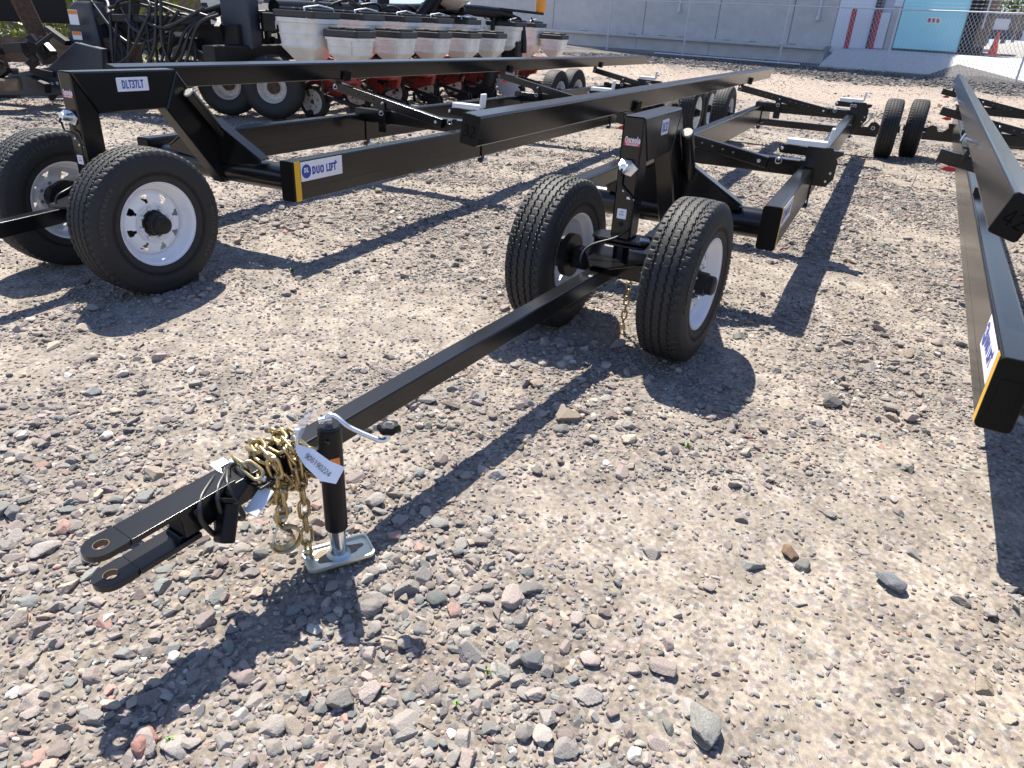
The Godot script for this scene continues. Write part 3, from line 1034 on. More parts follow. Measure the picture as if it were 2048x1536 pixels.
	var dir := Vector3(-cos(th), sin(th), 0); var nor := Vector3(sin(th), cos(th), 0)
	var k := 0
	for v in D.stations:
		var px: float = D.pads[k]
		mb = MB.new()
		mb.rtube(0.102, 0.115, 0.012, hw + 0.17 + hw + 0.045, Transform3D(Basis(Vector3(0, 0, -1), Vector3(0, 1, 0), Vector3(1, 0, 0)), P(-hw - 0.045, 0.605, v)))
		var cb := put(mb.mesh(), "cross_beam", bk, t, tilt)
		mb = MB.new()
		mb.prism(PackedVector2Array([Vector2(hw - 0.02, 0.77), Vector2(hw + 0.15, 0.77), Vector2(hw + 0.20, 0.68), Vector2(hw + 0.20, 0.56), Vector2(hw + 0.16, 0.50), Vector2(hw + 0.06, 0.50), Vector2(hw + 0.055, 0.62), Vector2(hw - 0.02, 0.62)]), 0.012, Transform3D(Basis(), P(0, 0, v - 0.06)), 0.003)
		put(mb.mesh(), "end_plate", bk, cb)
		mb = MB.new()
		for q in [[hw + 0.17, 0.60], [hw + 0.15, 0.54]]:
			mb.cyl(P(q[0], q[1], v - 0.08), P(q[0], q[1], v - 0.065), 0.009, 8)
		mb.cyl(P(hw - 0.18, 0.668, v - 0.062), P(hw - 0.05, 0.668, v - 0.062), 0.011, 10)
		put(mb.mesh(), "bolt", M.zinc, cb)
		# the hook strap that clamps the beam to the rail
		for s in [1.0, -1.0]:
			mb = MB.new()
			mb.box(Vector3(0.010, 0.21, 0.05), Transform3D(Basis(), P(hw * s + 0.0575, 0.448, v)), 0.002)
			mb.box(Vector3(0.05, 0.035, 0.05), Transform3D(Basis(), P(hw * s + 0.04, 0.340, v)), 0.008)
			put(mb.mesh(), "rail_strap", bk, cb)
			mb = MB.new()
			mb.cyl(P(hw * s + 0.03, 0.352, v), P(hw * s + 0.085, 0.340, v + 0.02), 0.011, 8)
			mb.cyl(P(hw * s + 0.08, 0.337, v - 0.03), P(hw * s + 0.08, 0.337, v + 0.05), 0.008, 8)
			put(mb.mesh(), "rail_clamp_bolt", M.zinc, cb)
		# arm
		var piv := P(0.25, 0.63, v - 0.058)
		var L: float = D.arm_len
		mb = MB.new()
		mb.beam(piv - dir * 0.06, piv + dir * L, 0.072, 0.080, 0.008, nor)
		var arm := put(mb.mesh(), "support_arm", bk, t, tilt)
		mb = MB.new()
		for i in 9:
			if i == 4: continue
			var q := piv + dir * (0.20 + i * 0.082) + nor * 0.004
			mb.cyl(q + Vector3(0, 0, 0.0345), q + Vector3(0, 0, 0.0368), 0.0085, 10, 0.0)
		tag(put(mb.mesh(), "pin_hole", M.stain if D.holes_light else M.dark_void, arm), "", "", "", "stuff")
		mb = MB.new()
		mb.cyl(piv + Vector3(0, 0, -0.02), piv + Vector3(0, 0, 0.046), 0.014, 8)
		ring_pin(mb, piv + dir * 0.58 + Vector3(0, 0, 0.048) - nor * 0.012)
		ring_pin(mb, P(-0.33, 0.652, v - 0.115))
		ring_pin(mb, P(0.385, 0.645, v - 0.075))
		put(mb.mesh(), "locking_pin", M.zinc, arm)
		mb = MB.new()
		mb.box(Vector3(0.075, 0.20, 0.11), Transform3D(Basis(), P(-0.33, 0.64, v - 0.058)), 0.004)
		mb.box(Vector3(0.085, 0.075, 0.012), Transform3D(Basis(), P(-0.325, 0.515, v - 0.105)), 0.003)
		put(mb.mesh(), "lift_post", bk, t, tilt)
		# clamp under the upper rail
		var cl := P(0, 0, v - 0.058) + Vector3(D.rail_x, D.rail_y, 0)
		var rt := deg_to_rad(D.rail_tilt)
		var rx := Vector3(cos(rt), -sin(rt), 0); var ry := Vector3(sin(rt), cos(rt), 0)
		var rb := Basis(rx, ry, Vector3(0, 0, 1))
		mb = MB.new()
		mb.box(Vector3(0.15, 0.012, 0.11), Transform3D(rb, cl - ry * 0.079), 0.003)
		mb.box(Vector3(0.03, 0.12, 0.085), Transform3D(rb, cl - ry * 0.10 - rx * 0.03), 0.004)
		mb.box(Vector3(0.012, 0.085, 0.10), Transform3D(rb, cl + rx * 0.060 - ry * 0.045), 0.003)
		var clm := put(mb.mesh(), "clamp", bk, t, tilt)
		mb = MB.new()
		for i in 4:
			mb.box(Vector3(0.016, 0.085, 0.014), Transform3D(rb, cl + rx * 0.072 - ry * 0.045 + Vector3(0, 0, -0.04 + i * 0.0265)), 0.004)
		tag(put(mb.mesh(), "rubber_grip", M.black_plastic, clm), "", "", "", "stuff")
		if D.knobs[k]:
			var kp := piv + dir * (L - 0.085) - nor * 0.055 + Vector3(0, 0, 0.02)
			mb = MB.new()
			mb.cyl(kp + Vector3(0, 0, 0.012), kp + Vector3(0, 0, 0.05), 0.017, 14, 0.004)
			mb.prism(PackedVector2Array([Vector2(-0.055, -0.006), Vector2(-0.01, 0.018), Vector2(0.04, 0.012), Vector2(0.045, -0.012), Vector2(0.0, -0.016)]), 0.02, Transform3D(Basis(), kp + Vector3(0, 0, 0.045)), 0.004)
			put(mb.mesh(), "red_knob", M.red_plastic, clm)
		else:
			mb = MB.new()
			ring_pin(mb, piv + dir * (L - 0.03) + Vector3(0, 0, 0.045))
			put(mb.mesh(), "ring_pin", M.zinc, clm)
		if D.get("wing", false):
			mb = MB.new()
			var wq := cl - rx * 0.085 - ry * 0.035
			mb.cyl(wq - rx * 0.02, wq + rx * 0.06, 0.008, 8)
			mb.box(Vector3(0.012, 0.05, 0.022), Transform3D(rb, wq - rx * 0.02 + Vector3(0, 0, 0.01)), 0.004)
			put(mb.mesh(), "wing_bolt", M.zinc, clm)
		# white rest pad on its black bracket
		mb = MB.new()
		mb.prism(PackedVector2Array([Vector2(px - 0.03, 0.70), Vector2(px + 0.36, 0.70), Vector2(px + 0.40, 0.73), Vector2(px + 0.40, 0.752), Vector2(px - 0.02, 0.762), Vector2(px - 0.045, 0.735)]), 0.075, Transform3D(Basis(), P(0, 0, v - 0.03)), 0.004)
		var br := put(mb.mesh(), "pad_bracket", bk, t, tilt)
		mb = MB.new()
		mb.box(Vector3(0.275, 0.040, 0.082), Transform3D(Basis(), P(px + 0.142, 0.786, v - 0.03)), 0.004)
		mb.box(Vector3(0.022, 0.115, 0.082), Transform3D(Basis(Vector3(0, 0, 1), -0.10), P(px + 0.292, 0.842, v - 0.03)), 0.004)
		put(mb.mesh(), "rest_pad", M.pad_white, br)
		mb = MB.new()
		mb.cyl(P(px - 0.018, 0.735, v - 0.08), P(px - 0.018, 0.735, v - 0.066), 0.012, 10)
		for q in [0.16, 0.20]:
			if k == D.stations.size() - 1:
				ring_pin(mb, P(px + q, 0.725, v - 0.078), 0.018)
		put(mb.mesh(), "bracket_bolt", M.zinc, br)
		k += 1
	# upper rail
	var rt := deg_to_rad(D.rail_tilt)
	var rb := Basis(Vector3(cos(rt), -sin(rt), 0), Vector3(sin(rt), cos(rt), 0), Vector3(0, 0, 1))
	mb = MB.new()
	mb.rtube(0.102, 0.150, 0.014, D.up1 - D.up0, Transform3D(rb * BACKZ, Vector3(D.rail_x, D.rail_y, -D.up0)))
	var ur := put(mb.mesh(), "upper_rail", bk, t, tilt)
	mb = MB.new()
	mb.ext(mb.rr(0.099, 0.147, 0.014, 3), 0.004, 0.001, Transform3D(rb, Vector3(D.rail_x, D.rail_y, -D.up0)))
	var cap := put(mb.mesh(), "end_cap", M.cap_plastic, ur)
	put(text_mesh(D.number, 0.066, 0.056, 0.0012, 800, 0.0, "Droid Sans Mono"), "number", M.paint_mark, ur, Transform3D(rb, Vector3(D.rail_x, D.rail_y, -D.up0) + rb * Vector3(0, -0.006, 0.0046)))
	# rear axle with hub plates
	var ay := 0.345
	var av: float = D.axle_v
	mb = MB.new()
	mb.rtube(0.09, 0.09, 0.008, D.axle_r - D.axle_l, Transform3D(Basis(Vector3(0, 0, -1), Vector3(0, 1, 0), Vector3(1, 0, 0)), P(D.axle_l, ay - 0.04, av)))
	put(mb.mesh(), "rear_axle", bk, t)
	for s in [1.0, -1.0]:
		mb = MB.new()
		mb.prism(PackedVector2Array([Vector2(hw * s - 0.02 * s, 0.50), Vector2(hw * s + 0.12 * s, 0.50), Vector2(hw * s + 0.10 * s, 0.44), Vector2(hw * s + 0.16 * s, 0.385), Vector2(hw * s + 0.22 * s, 0.385), Vector2(hw * s + 0.25 * s, 0.45), Vector2(hw * s + 0.31 * s, 0.46), Vector2(hw * s + 0.37 * s, 0.42), Vector2(hw * s + 0.37 * s, 0.30), Vector2(hw * s + 0.1 * s, 0.30), Vector2(hw * s - 0.06 * s, 0.33)]), 0.03, Transform3D(Basis(), P(0, 0, av - 0.06)), 0.003)
		put(mb.mesh(), "axle_bracket", bk, t)
	mb = MB.new()
	mb.lathe([Vector2(0.0, 0.026), Vector2(0.006, 0.026), Vector2(0.006, 0.016), Vector2(0.001, 0.014)], 20, Transform3D(Basis(Vector3(0, 0, 1), Vector3(0, 1, 0), Vector3(-1, 0, 0)), P(hw + 0.29, 0.378, av - 0.076)))
	put(mb.mesh(), "bearing_ring", M.galvanised, t)
	mb = MB.new()
	mb.sweep(PackedVector3Array([P(hw + 0.02, 0.575, av - 0.1), P(hw + 0.17, 0.57, av - 0.1), P(hw + 0.24, 0.545, av - 0.1), P(hw + 0.215, 0.47, av - 0.1), P(hw + 0.14, 0.385, av - 0.1)]), 0.016, 10)
	put(mb.mesh(), "latch_handle", M.galv_gold, t)
	for q in D.rear:
		var wx: float = q[0]
		var wb := Basis() if wx > 0 else Basis(Vector3.UP, PI)
		var wp := P(wx, 0.385, q[1])
		var world := T * wp
		wp.y += base_h(world.x, world.z)
		wheel(t, Transform3D(wb, wp), q[1] * 3.1, false)
		mb = MB.new()
		mb.cyl(P(wx - 0.08 * signf(wx), wp.y, q[1]), P((hw + 0.25) * signf(wx), wp.y, q[1]), 0.03, 16)
		put(mb.mesh(), "spindle", bk, t)
	# front dolly: two wheels, axle, top plate, tongue
	var inv := T.affine_inverse()
	var dc: Vector3 = D.dolly
	var dx := inv * frame(D.dolly_yaw, dc)
	for s in [1.0, -1.0]:
		wheel(t, dx * Transform3D(Basis() if s > 0 else Basis(Vector3.UP, PI), Vector3(D.track / 2 * s, 0.384, 0)), 0.4 + s, true)
	mb = MB.new()
	mb.rtube(0.10, 0.10, 0.008, D.track - 0.20, Transform3D(Basis(Vector3(0, 0, -1), Vector3(0, 1, 0), Vector3(1, 0, 0)), Vector3(-D.track / 2 + 0.10, 0.384, 0)))
	put(mb.mesh(), "front_axle", bk, t, dx)
	mb = MB.new()
	mb.prism(PackedVector2Array([Vector2(-0.19, -0.075), Vector2(0.19, -0.075), Vector2(0.19, 0.045), Vector2(0.05, 0.26), Vector2(-0.05, 0.26), Vector2(-0.19, 0.045)]), 0.012, Transform3D(Basis(Vector3.RIGHT, PI / 2), Vector3(0, 0.443, 0)), 0.003)
	mb.cyl(Vector3(0, 0.44, 0), Vector3(0, 0.518, 0), 0.042, 24)
	mb.ext(mb.rr(0.28, 0.15, 0.05, 4), 0.012, 0.003, Transform3D(Basis(Vector3.RIGHT, -PI / 2), Vector3(0, 0.500, 0)))
	put(mb.mesh(), "dolly_plate", bk, t, dx)
	mb = MB.new()
	mb.box(Vector3(0.05, 0.016, 0.035), Transform3D(Basis(Vector3.UP, 0.5), Vector3(0.12, 0.540, 0.02)), 0.004)
	mb.cyl(Vector3(0.12, 0.52, 0.02), Vector3(0.12, 0.535, 0.02), 0.011, 8)
	put(mb.mesh(), "stop_bolt", M.zinc, t, dx)
	# tongue
	var zt: Vector3 = (D.tongue_near - D.tongue_far).normalized()
	var tt := inv * Transform3D(MB.new().look(Vector3.ZERO, zt).basis, D.tongue_near)     # local z runs forward, to the hitch
	mb = MB.new()
	var back: float = (D.tongue_near - D.tongue_far).length() + 0.22
	mb.rtube(0.074, 0.0775, 0.007, back + D.tongue_front, tt * Transform3D(Basis(), Vector3(0, 0, -back)), 0.0)
	put(mb.mesh(), "tongue", bk, t)
	t.set_meta("tongue", tt)
	return t

func make_trailers() -> void:
	var dB := Vector3(0.42657, 0, -0.90445); var rB := Vector3(0.90445, 0, 0.42657)
	var oB := Vector3(0.8, 0, -3.29)
	var near := Vector3(-0.53, 0.31, -1.89); var far := Vector3(0.372, 0.38, -3.3)
	var z0 := 0.8912
	var cableB := [[Vector3(-0.012, 0.872, z0 + 0.055), Vector3(-0.004, -0.03, 0.02)], [Vector3(-0.022, 0.825, z0 + 0.012), Vector3(0, -0.04, 0)], [Vector3(-0.006, 0.775, z0 + 0.01), Vector3(0.02, -0.02, 0)], [Vector3(0.040, 0.728, z0 + 0.009), Vector3(0.015, -0.03, 0)], [Vector3(0.045, 0.64, z0 + 0.008), Vector3(0.0, -0.04, 0)], [Vector3(0.018, 0.565, z0 + 0.03), Vector3(-0.03, -0.03, 0.03)], [Vector3(-0.09, 0.515, z0 + 0.10), Vector3(-0.04, -0.02, 0.02)], [Vector3(-0.13, 0.455, z0 + 0.16), Vector3(0, -0.02, 0.01)], [Vector3(-0.13, 0.43, z0 + 0.165), Vector3(0, -0.01, 0)]]
	make_trailer("black header trailer in the middle, its tongue reaching into the foreground on a jack", {
		"yaw": 25.25, "at": oB - 0.349 * rB + 0.89 * dB, "tilt": 0.15, "hw": 0.585, "rail_len": 7.4, "deco": [1.0], "model": "DL32", "number": "32", "cable": cableB,
		"stations": [1.61, 6.61], "pads": [0.41, 0.41], "knobs": [true, false], "slope": 9.5, "arm_len": 1.16, "holes_light": true,
		"rail_x": -0.80, "rail_y": 0.965, "rail_tilt": 8.5, "up0": -0.99, "up1": 8.33, "axle_v": 7.52, "axle_l": -1.05, "axle_r": 0.95, "rear": [[1.074, 7.55], [-1.17, 7.2]],
		"dolly": Vector3(0.508, 0, -3.489), "dolly_yaw": 29.7, "track": 0.704, "tongue_near": near, "tongue_far": far, "tongue_front": 0.56})
	var rA := Vector3(cos(deg_to_rad(25.1)), 0, sin(deg_to_rad(25.1)))
	var cableA := [[Vector3(-0.012, 0.872, z0 + 0.055), Vector3(-0.004, -0.03, 0.02)], [Vector3(-0.05, 0.83, z0 + 0.03), Vector3(0, -0.03, 0)], [Vector3(-0.01, 0.80, z0 + 0.02), Vector3(0.02, -0.004, 0)], [Vector3(0.030, 0.77, z0 + 0.009), Vector3(0.01, -0.02, 0)], [Vector3(0.040, 0.70, z0 + 0.009), Vector3(0.0, -0.04, 0)], [Vector3(0.035, 0.60, z0 + 0.01), Vector3(0, -0.04, 0.01)], [Vector3(0.0, 0.53, z0 + 0.06), Vector3(-0.02, -0.02, 0.03)], [Vector3(0.0, 0.50, z0 + 0.15), Vector3(0, -0.01, 0.03)], [Vector3(0.0, 0.45, z0 + 0.19), Vector3(0, -0.02, 0)]]
	var dA := Vector3(sin(deg_to_rad(25.1)), 0, -cos(deg_to_rad(25.1)))
	var cA := Vector3(-2.384, 0, -3.987)
	make_trailer("black header trailer at left with the longest gooseneck side in view, nearest the planter", {
		"yaw": 25.1, "at": Vector3(-1.41, 0, -4.443) - 0.695 * rA, "tilt": 0.5, "hw": 0.635, "rail_len": 9.6, "deco": [1.0], "model": "DLT37LT", "number": "37", "cable": cableA,
		"stations": [2.42, 5.85, 9.35], "pads": [0.40, 0.40, -0.06], "knobs": [false, true, false], "slope": 10.5, "arm_len": 1.16, "holes_light": false,
		"rail_x": -0.81, "rail_y": 0.985, "rail_tilt": 10.5, "up0": -0.03, "up1": 11.9, "axle_v": 8.2, "axle_l": -1.0, "axle_r": 1.1, "rear": [[1.27, 7.75], [1.27, 8.6], [-1.15, 8.27], [-1.13, 9.0]],
		"dolly": cA, "dolly_yaw": 28.8, "track": 0.81, "tongue_near": cA - dA * 1.3 + Vector3(0, 0.37, 0), "tongue_far": cA - dA * 0.25 + Vector3(0, 0.40, 0), "tongue_front": 1.2})
	var dC := Vector3(sin(deg_to_rad(27.3)), 0, -cos(deg_to_rad(27.3)))
	var rC := Vector3(cos(deg_to_rad(27.3)), 0, sin(deg_to_rad(27.3)))
	var oC := Vector3(2.5, 0, -2.5) - 0.02 * rC - 0.87 * dC
	var cC := oC - dC * 0.83 + rC * 0.07
	make_trailer("black header trailer cut off by the right edge of the photo", {
		"yaw": 27.3, "at": oC, "hw": 0.60, "rail_len": 10.6, "deco": [-1.0], "model": "DL42", "number": "42", "cable": cableB,
		"stations": [3.05, 6.95, 11.0], "pads": [0.41, 0.41, 0.41], "knobs": [true, true, true], "slope": 10.0, "arm_len": 1.17, "holes_light": true, "wing": true,
		"rail_x": -0.69, "rail_y": 0.955, "rail_tilt": 17.0, "up0": 0.44, "up1": 12.9, "axle_v": 9.6, "axle_l": -1.0, "axle_r": 1.0, "rear": [[-1.12, 9.62], [1.12, 9.62]],
		"dolly": cC, "dolly_yaw": 27.3, "track": 0.64, "tongue_near": cC - dC * 1.2 + Vector3(0, 0.37, 0), "tongue_far": cC - dC * 0.25 + Vector3(0, 0.40, 0), "tongue_front": 0.4})

# ------------------------------------------------------------------ things at the near end of the tongue
func link_mesh(k := 1.0) -> ArrayMesh:
	var pts := PackedVector3Array()
	for i in 24:
		var a := TAU * i / 24
		pts.push_back(Vector3(cos(a) * 0.0125 + 0.0115 * signf(cos(a)) * (1.0 if absf(cos(a)) > 0.05 else 0.0), sin(a) * 0.0125, 0) * k)
	var mb := MB.new()
	mb.sweep(pts, 0.0043 * k, 8, true)
	return mb.mesh()

func lay_chain(parent: Node, path: PackedVector3Array, pitch: float, mesh: Mesh, mat_: Material, up0 := Vector3.UP, roll0 := 0.0) -> void:
	var acc := 0.0
	var nexts := pitch * 0.5
	var n := 0
	for i in path.size() - 1:
		var d := path[i].distance_to(path[i + 1])
		while acc + d >= nexts and d > 1e-6:
			var p := path[i].lerp(path[i + 1], (nexts - acc) / d)
			var q0 := path[maxi(i - 2, 0)]; var q1 := path[mini(i + 3, path.size() - 1)]
			var x := (q1 - q0).normalized()
			var up := up0 if absf(x.dot(up0)) < 0.9 else Vector3(0.5, 0, 0.8)
			var z := (up - x * up.dot(x)).normalized()
			var b := Basis(x, z.cross(x), z) * Basis(Vector3.RIGHT, roll0 + (PI / 2 if n % 2 else 0.0) + rng.randfn(0, 0.12))
			put(mesh, "chain_link", mat_, parent, Transform3D(b, p))
			n += 1
			nexts += pitch
		acc += d

func make_front_details() -> void:
	var t: Node3D = get_node("header_trailer")
	var inv := t.transform.affine_inverse()
	var tt: Transform3D = t.get_meta("tongue")
	var W := t.transform * tt      # tongue space to world
	for o in get_children():
		if o.has_meta("tongue"): o.remove_meta("tongue")
	var bk: Material = M.black_paint
	var mb: MB
	# hitch plates: flat bars with a round eye, above and below the tube
	for s in [1.0, -1.0]:
		mb = MB.new()
		var h: float = s * (0.0388 + 0.008)
		var cz := 0.737
		var outer := PackedVector2Array(); var inner := PackedVector2Array()
		for i in 48:
			var a := TAU * i / 48
			var d := Vector2(cos(a), sin(a))
			inner.push_back(d * 0.0175)
			if d.y >= 0: outer.push_back(d * 0.042)
			else:
				var kx: float = 0.042 / maxf(absf(d.x), 1e-5); var ky: float = 0.05 / maxf(absf(d.y), 1e-5)
				outer.push_back(d * minf(kx, ky))
		var XZ := Basis(Vector3(1, 0, 0), Vector3(0, 0, 1), Vector3(0, -1, 0))    # polygon y runs along tongue z
		mb.ring(outer, inner, 0.016, Transform3D(XZ, Vector3(0, h, cz)))
		var z0 := 0.40 if s > 0 else 0.52
		mb.box(Vector3(0.084, 0.016, cz - 0.05 - z0), Transform3D(Basis(), Vector3(0, h, (cz - 0.05 + z0) / 2)), 0.002)
		if s < 0:
			mb.beam(Vector3(0, h + 0.004, 0.535), Vector3(0, h + 0.012, 0.575), 0.06, 0.02, 0.004)
		var hp := put(mb.mesh(), "hitch_plate", bk, t, tt)
		mb = MB.new()
		mb.lathe([Vector2(-0.009, 0.0182), Vector2(-0.009, 0.0165), Vector2(0.009, 0.0165), Vector2(0.009, 0.0182)], 32, Transform3D(Basis(Vector3(0, 1, 0), Vector3(-1, 0, 0), Vector3(0, 0, 1)), Vector3(0, h, cz)))
		put(mb.mesh(), "eye_bushing", M.wood, hp)
	mb = MB.new()
	mb.box(Vector3(0.066, 0.069, 0.002), Transform3D(Basis(), Vector3(0, 0, 0.5602)), 0.0005)
	put(mb.mesh(), "tube_mouth", M.dark_void, t, tt)
	# chain tabs with bolts, bent zinc keepers
	for s in [1.0, -1.0]:
		mb = MB.new()
		mb.box(Vector3(0.050, 0.008, 0.055), Transform3D(Basis(), Vector3(0.060 * s, 0.018, 0.335)), 0.003)
		var tab := put(mb.mesh(), "chain_tab", bk, t, tt)
		mb = MB.new()
		mb.cyl(Vector3(0.064 * s, 0.022, 0.335), Vector3(0.064 * s, 0.037, 0.335), 0.0105, 12, 0.003)
		put(mb.mesh(), "bolt", M.zinc, tab)
		mb = MB.new()
		if s > 0:
			mb.box(Vector3(0.046, 0.004, 0.080), Transform3D(Basis(Vector3.RIGHT, 0.62) * Basis(Vector3.FORWARD, 0.15), Vector3(0.080, -0.018, 0.368)), 0.0015)
		else:
			mb.box(Vector3(0.060, 0.004, 0.045), Transform3D(Basis(Vector3.FORWARD, 0.25), Vector3(-0.088, 0.012, 0.350)), 0.0015)
		put(mb.mesh(), "keeper_plate", M.zinc_flat, tab)
	# drop-leg jack on the right of the tongue
	var jb := Vector3(-0.50, gh(-0.50, -1.686) + 0.018, -1.686)
	var jx := inv * Transform3D(Basis(), jb)
	mb = MB.new()
	mb.cyl(Vector3(0, 0.105, 0), Vector3(0, 0.455, 0), 0.0335, 32, 0.003)
	var jack := put(mb.mesh(), "jack_tube", M.black_plastic, t, jx)
	mb = MB.new()
	mb.cyl(Vector3(0, 0.4520, 0), Vector3(0, 0.4610, 0), 0.031, 28, 0.003)
	mb.cyl(Vector3(-0.002, 0.4270, 0.034), Vector3(0.008, 0.4270, 0.040), 0.006, 10)
	put(mb.mesh(), "jack_cap", bk, jack)
	mb = MB.new()
	mb.cyl(Vector3(0, 0.004, 0), Vector3(0, 0.12, 0), 0.0255, 28, 0.0)
	put(mb.mesh(), "jack_leg", M.bright_steel, jack)
	mb = MB.new()
	var fy := Basis(Vector3.UP, deg_to_rad(30.0))
	var flat_ := Basis(Vector3(1, 0, 0), Vector3(0, 0, -1), Vector3(0, 0.9570, 0))   # profile lies on the ground
	mb.ext(mb.rr(0.205, 0.106, 0.020, 4), 0.004, 0.001, Transform3D(fy * flat_, Vector3(0, 0.0, 0)))
	var o1 := PackedVector2Array(); var i1 := PackedVector2Array()
	for q in mb.rr(0.205, 0.106, 0.020, 4):
		o1.push_back(q[0]); i1.push_back(q[0] - q[1] * 0.006)
	mb.ring(o1, i1, 0.012, Transform3D(fy * flat_, Vector3(0, 0.006, 0)))
	mb.lathe([Vector2(0.004, 0.040), Vector2(0.009, 0.030), Vector2(0.014, 0.0256)], 28, Transform3D(Basis(Vector3(0, 0.9570, 0), Vector3(-1, 0, 0), Vector3(0, 0, 1)), Vector3.ZERO))
	var foot := put(mb.mesh(), "jack_foot", M.galv_gold, jack)
	mb = MB.new()
	var blot := []
	for i in 40:
		var a := TAU * i / 40
		var rr0 := 1.0 + 0.16 * sin(a * 3 + 1.0) + 0.09 * sin(a * 7)
		blot.append([Vector2(cos(a) * 0.072, sin(a) * 0.030) * rr0 + Vector2(-0.006, 0.004), Vector2(cos(a), sin(a))])
	mb.ext(blot, 0.001, 0.0, Transform3D(fy * flat_, Vector3(0, 0.0045, 0)))
	put(mb.mesh(), "dirt_on_foot", M.ground_dirt, foot)
	mb = MB.new()
	var rod := Curve3D.new()
	rod.add_point(Vector3(-0.006, 0.4820, 0.012), Vector3.ZERO, Vector3(0.006, 0.012, -0.01))
	rod.add_point(Vector3(0.018, 0.4940, 0.006), Vector3(-0.014, 0.003, 0), Vector3(0.014, -0.002, 0.003))
	rod.add_point(Vector3(0.060, 0.4720, 0.022), Vector3(-0.015, 0.008, 0), Vector3(0.015, -0.008, 0.002))
	rod.add_point(Vector3(0.150, 0.4440, 0.038), Vector3(-0.02, 0.005, 0), Vector3(0.014, -0.002, 0))
	rod.add_point(Vector3(0.171, 0.4530, 0.028), Vector3(-0.008, -0.008, 0), Vector3(0, 0.008, 0))
	rod.add_point(Vector3(0.171, 0.4670, 0.022))
	mb.sweep(rod.tessellate(4, 3.0), 0.0072, 10)
	mb.cyl(Vector3(0, 0.4570, 0), Vector3(0, 0.4920, 0.004), 0.0105, 14)
	mb.cyl(Vector3(-0.024, 0.4810, 0.016), Vector3(0.010, 0.4850, 0.004), 0.0085, 12)
	var crank := put(mb.mesh(), "crank_rod", M.zinc, jack)
	mb = MB.new()
	var star := []
	for i in 40:
		var a := TAU * i / 40
		var rr := 0.0300 + 0.0030 * cos(a * 6)
		star.append([Vector2(cos(a), sin(a)) * rr, Vector2(cos(a), sin(a))])
	mb.ext(star, 0.022, 0.006, Transform3D(Basis(Vector3.RIGHT, -PI / 2) , Vector3(0.171, 0.4650, 0.022)))
	mb.cyl(Vector3(0.171, 0.4570, 0.022), Vector3(0.171, 0.4670, 0.022), 0.013, 14)
	var knob := put(mb.mesh(), "crank_knob", M.cap_plastic, crank)
	mb = MB.new()
	mb.lathe([Vector2(0.0225, 0.016), Vector2(0.0245, 0.014), Vector2(0.0228, 0.011), Vector2(0.0226, 0.0)], 20, Transform3D(Basis(Vector3(0, 0.9570, 0), Vector3(-1, 0, 0), Vector3(0, 0, 1)), Vector3(0.171, 0.4650, 0.022)))
	put(mb.mesh(), "knob_cap", M.sticker_grey, knob)
	sticker(jack, "warning_decal", 0.028, 0.030, Transform3D(Basis(Vector3.UP, 0.55), Vector3(0.0178, 0.3550, 0.0290)), 0.002, M.sticker_orange)
	mb = MB.new()
	mb.cyl(Vector3(0.03, 0.0, 0.171), Vector3(0.115, 0.01, 0.171), 0.030, 24)
	mb.cyl(Vector3(0.085, 0.01, 0.171), Vector3(0.105, 0.01, 0.171), 0.042, 24)
	put(mb.mesh(), "jack_mount", bk, t, tt)
	mb = MB.new()
	mb.cyl(Vector3(0.066, 0.05, 0.215), Vector3(0.066, 0.115, 0.205), 0.007, 10)
	mb.cyl(Vector3(0.066, 0.110, 0.206), Vector3(0.066, 0.122, 0.204), 0.010, 12, 0.003)
	put(mb.mesh(), "pull_pin", M.zinc, t, tt)
	# light plug and its cable, looped over the tube
	mb = MB.new()
	var plug := Transform3D(Basis(Vector3(0, 0, 1), 0.35) * Basis(Vector3.RIGHT, -0.55), Vector3(0.066, -0.03, 0.462))
	mb.rtube(0.052, 0.042, 0.012, 0.105, plug * Transform3D(Basis(Vector3.RIGHT, PI / 2), Vector3(0, 0.05, 0)), 0.004)
	mb.box(Vector3(0.056, 0.012, 0.03), plug * Transform3D(Basis(), Vector3(0, 0.055, 0.016)), 0.003)
	put(mb.mesh(), "light_plug", M.black_plastic, t, tt)
	for q in [[0.46, 0.06], [0.40, 0.02], [0.415, 0.05]]:
		mb = MB.new()
		var pts := PackedVector3Array()
		for i in 33:
			var a := TAU * i / 32
			var e := pow(pow(absf(cos(a)), 3.0) + pow(absf(sin(a)), 3.0), -1.0 / 3.0)
			pts.push_back(Vector3(cos(a) * e * 0.052 + 0.006, sin(a) * e * 0.055 - 0.002 - (0.03 if sin(a) < 0 else 0.0) * absf(sin(a)), q[0] + q[1] * cos(a) + 0.012 * sin(a * 2)))
		mb.sweep(pts, 0.0074, 8, true)
		put(mb.mesh(), "plug_cable", M.cable, t, tt)
	# the transport chain wound round the tongue
	var lk := link_mesh(1.28)
	var ch := thing("safety_chain", "gold transport chain wound round the front of the tongue, hooks hanging", "chain", W)
	var path := PackedVector3Array()
	var turns := 5.6
	for i in 1400:
		var f := i / 1399.0
		var a := 2.2 - f * turns * TAU
		var e := pow(pow(absf(cos(a)), 3.4) + pow(absf(sin(a)), 3.4), -1.0 / 3.4)
		var lay := 0.0 if f < 0.6 else 0.014
		var z := lerpf(0.335, 0.145, f / 0.6) if f < 0.6 else lerpf(0.145, 0.30, (f - 0.6) / 0.4)
		path.push_back(Vector3(cos(a) * e * (0.054 + lay), sin(a) * e * (0.056 + lay) - (0.012 if sin(a) < 0 else 0.0), z + 0.020 * sin(a * 1.0 + 0.6)))
	lay_chain(ch, path, 0.050, lk, M.gold_zinc, Vector3(0, 0.3, 1), 0.75)
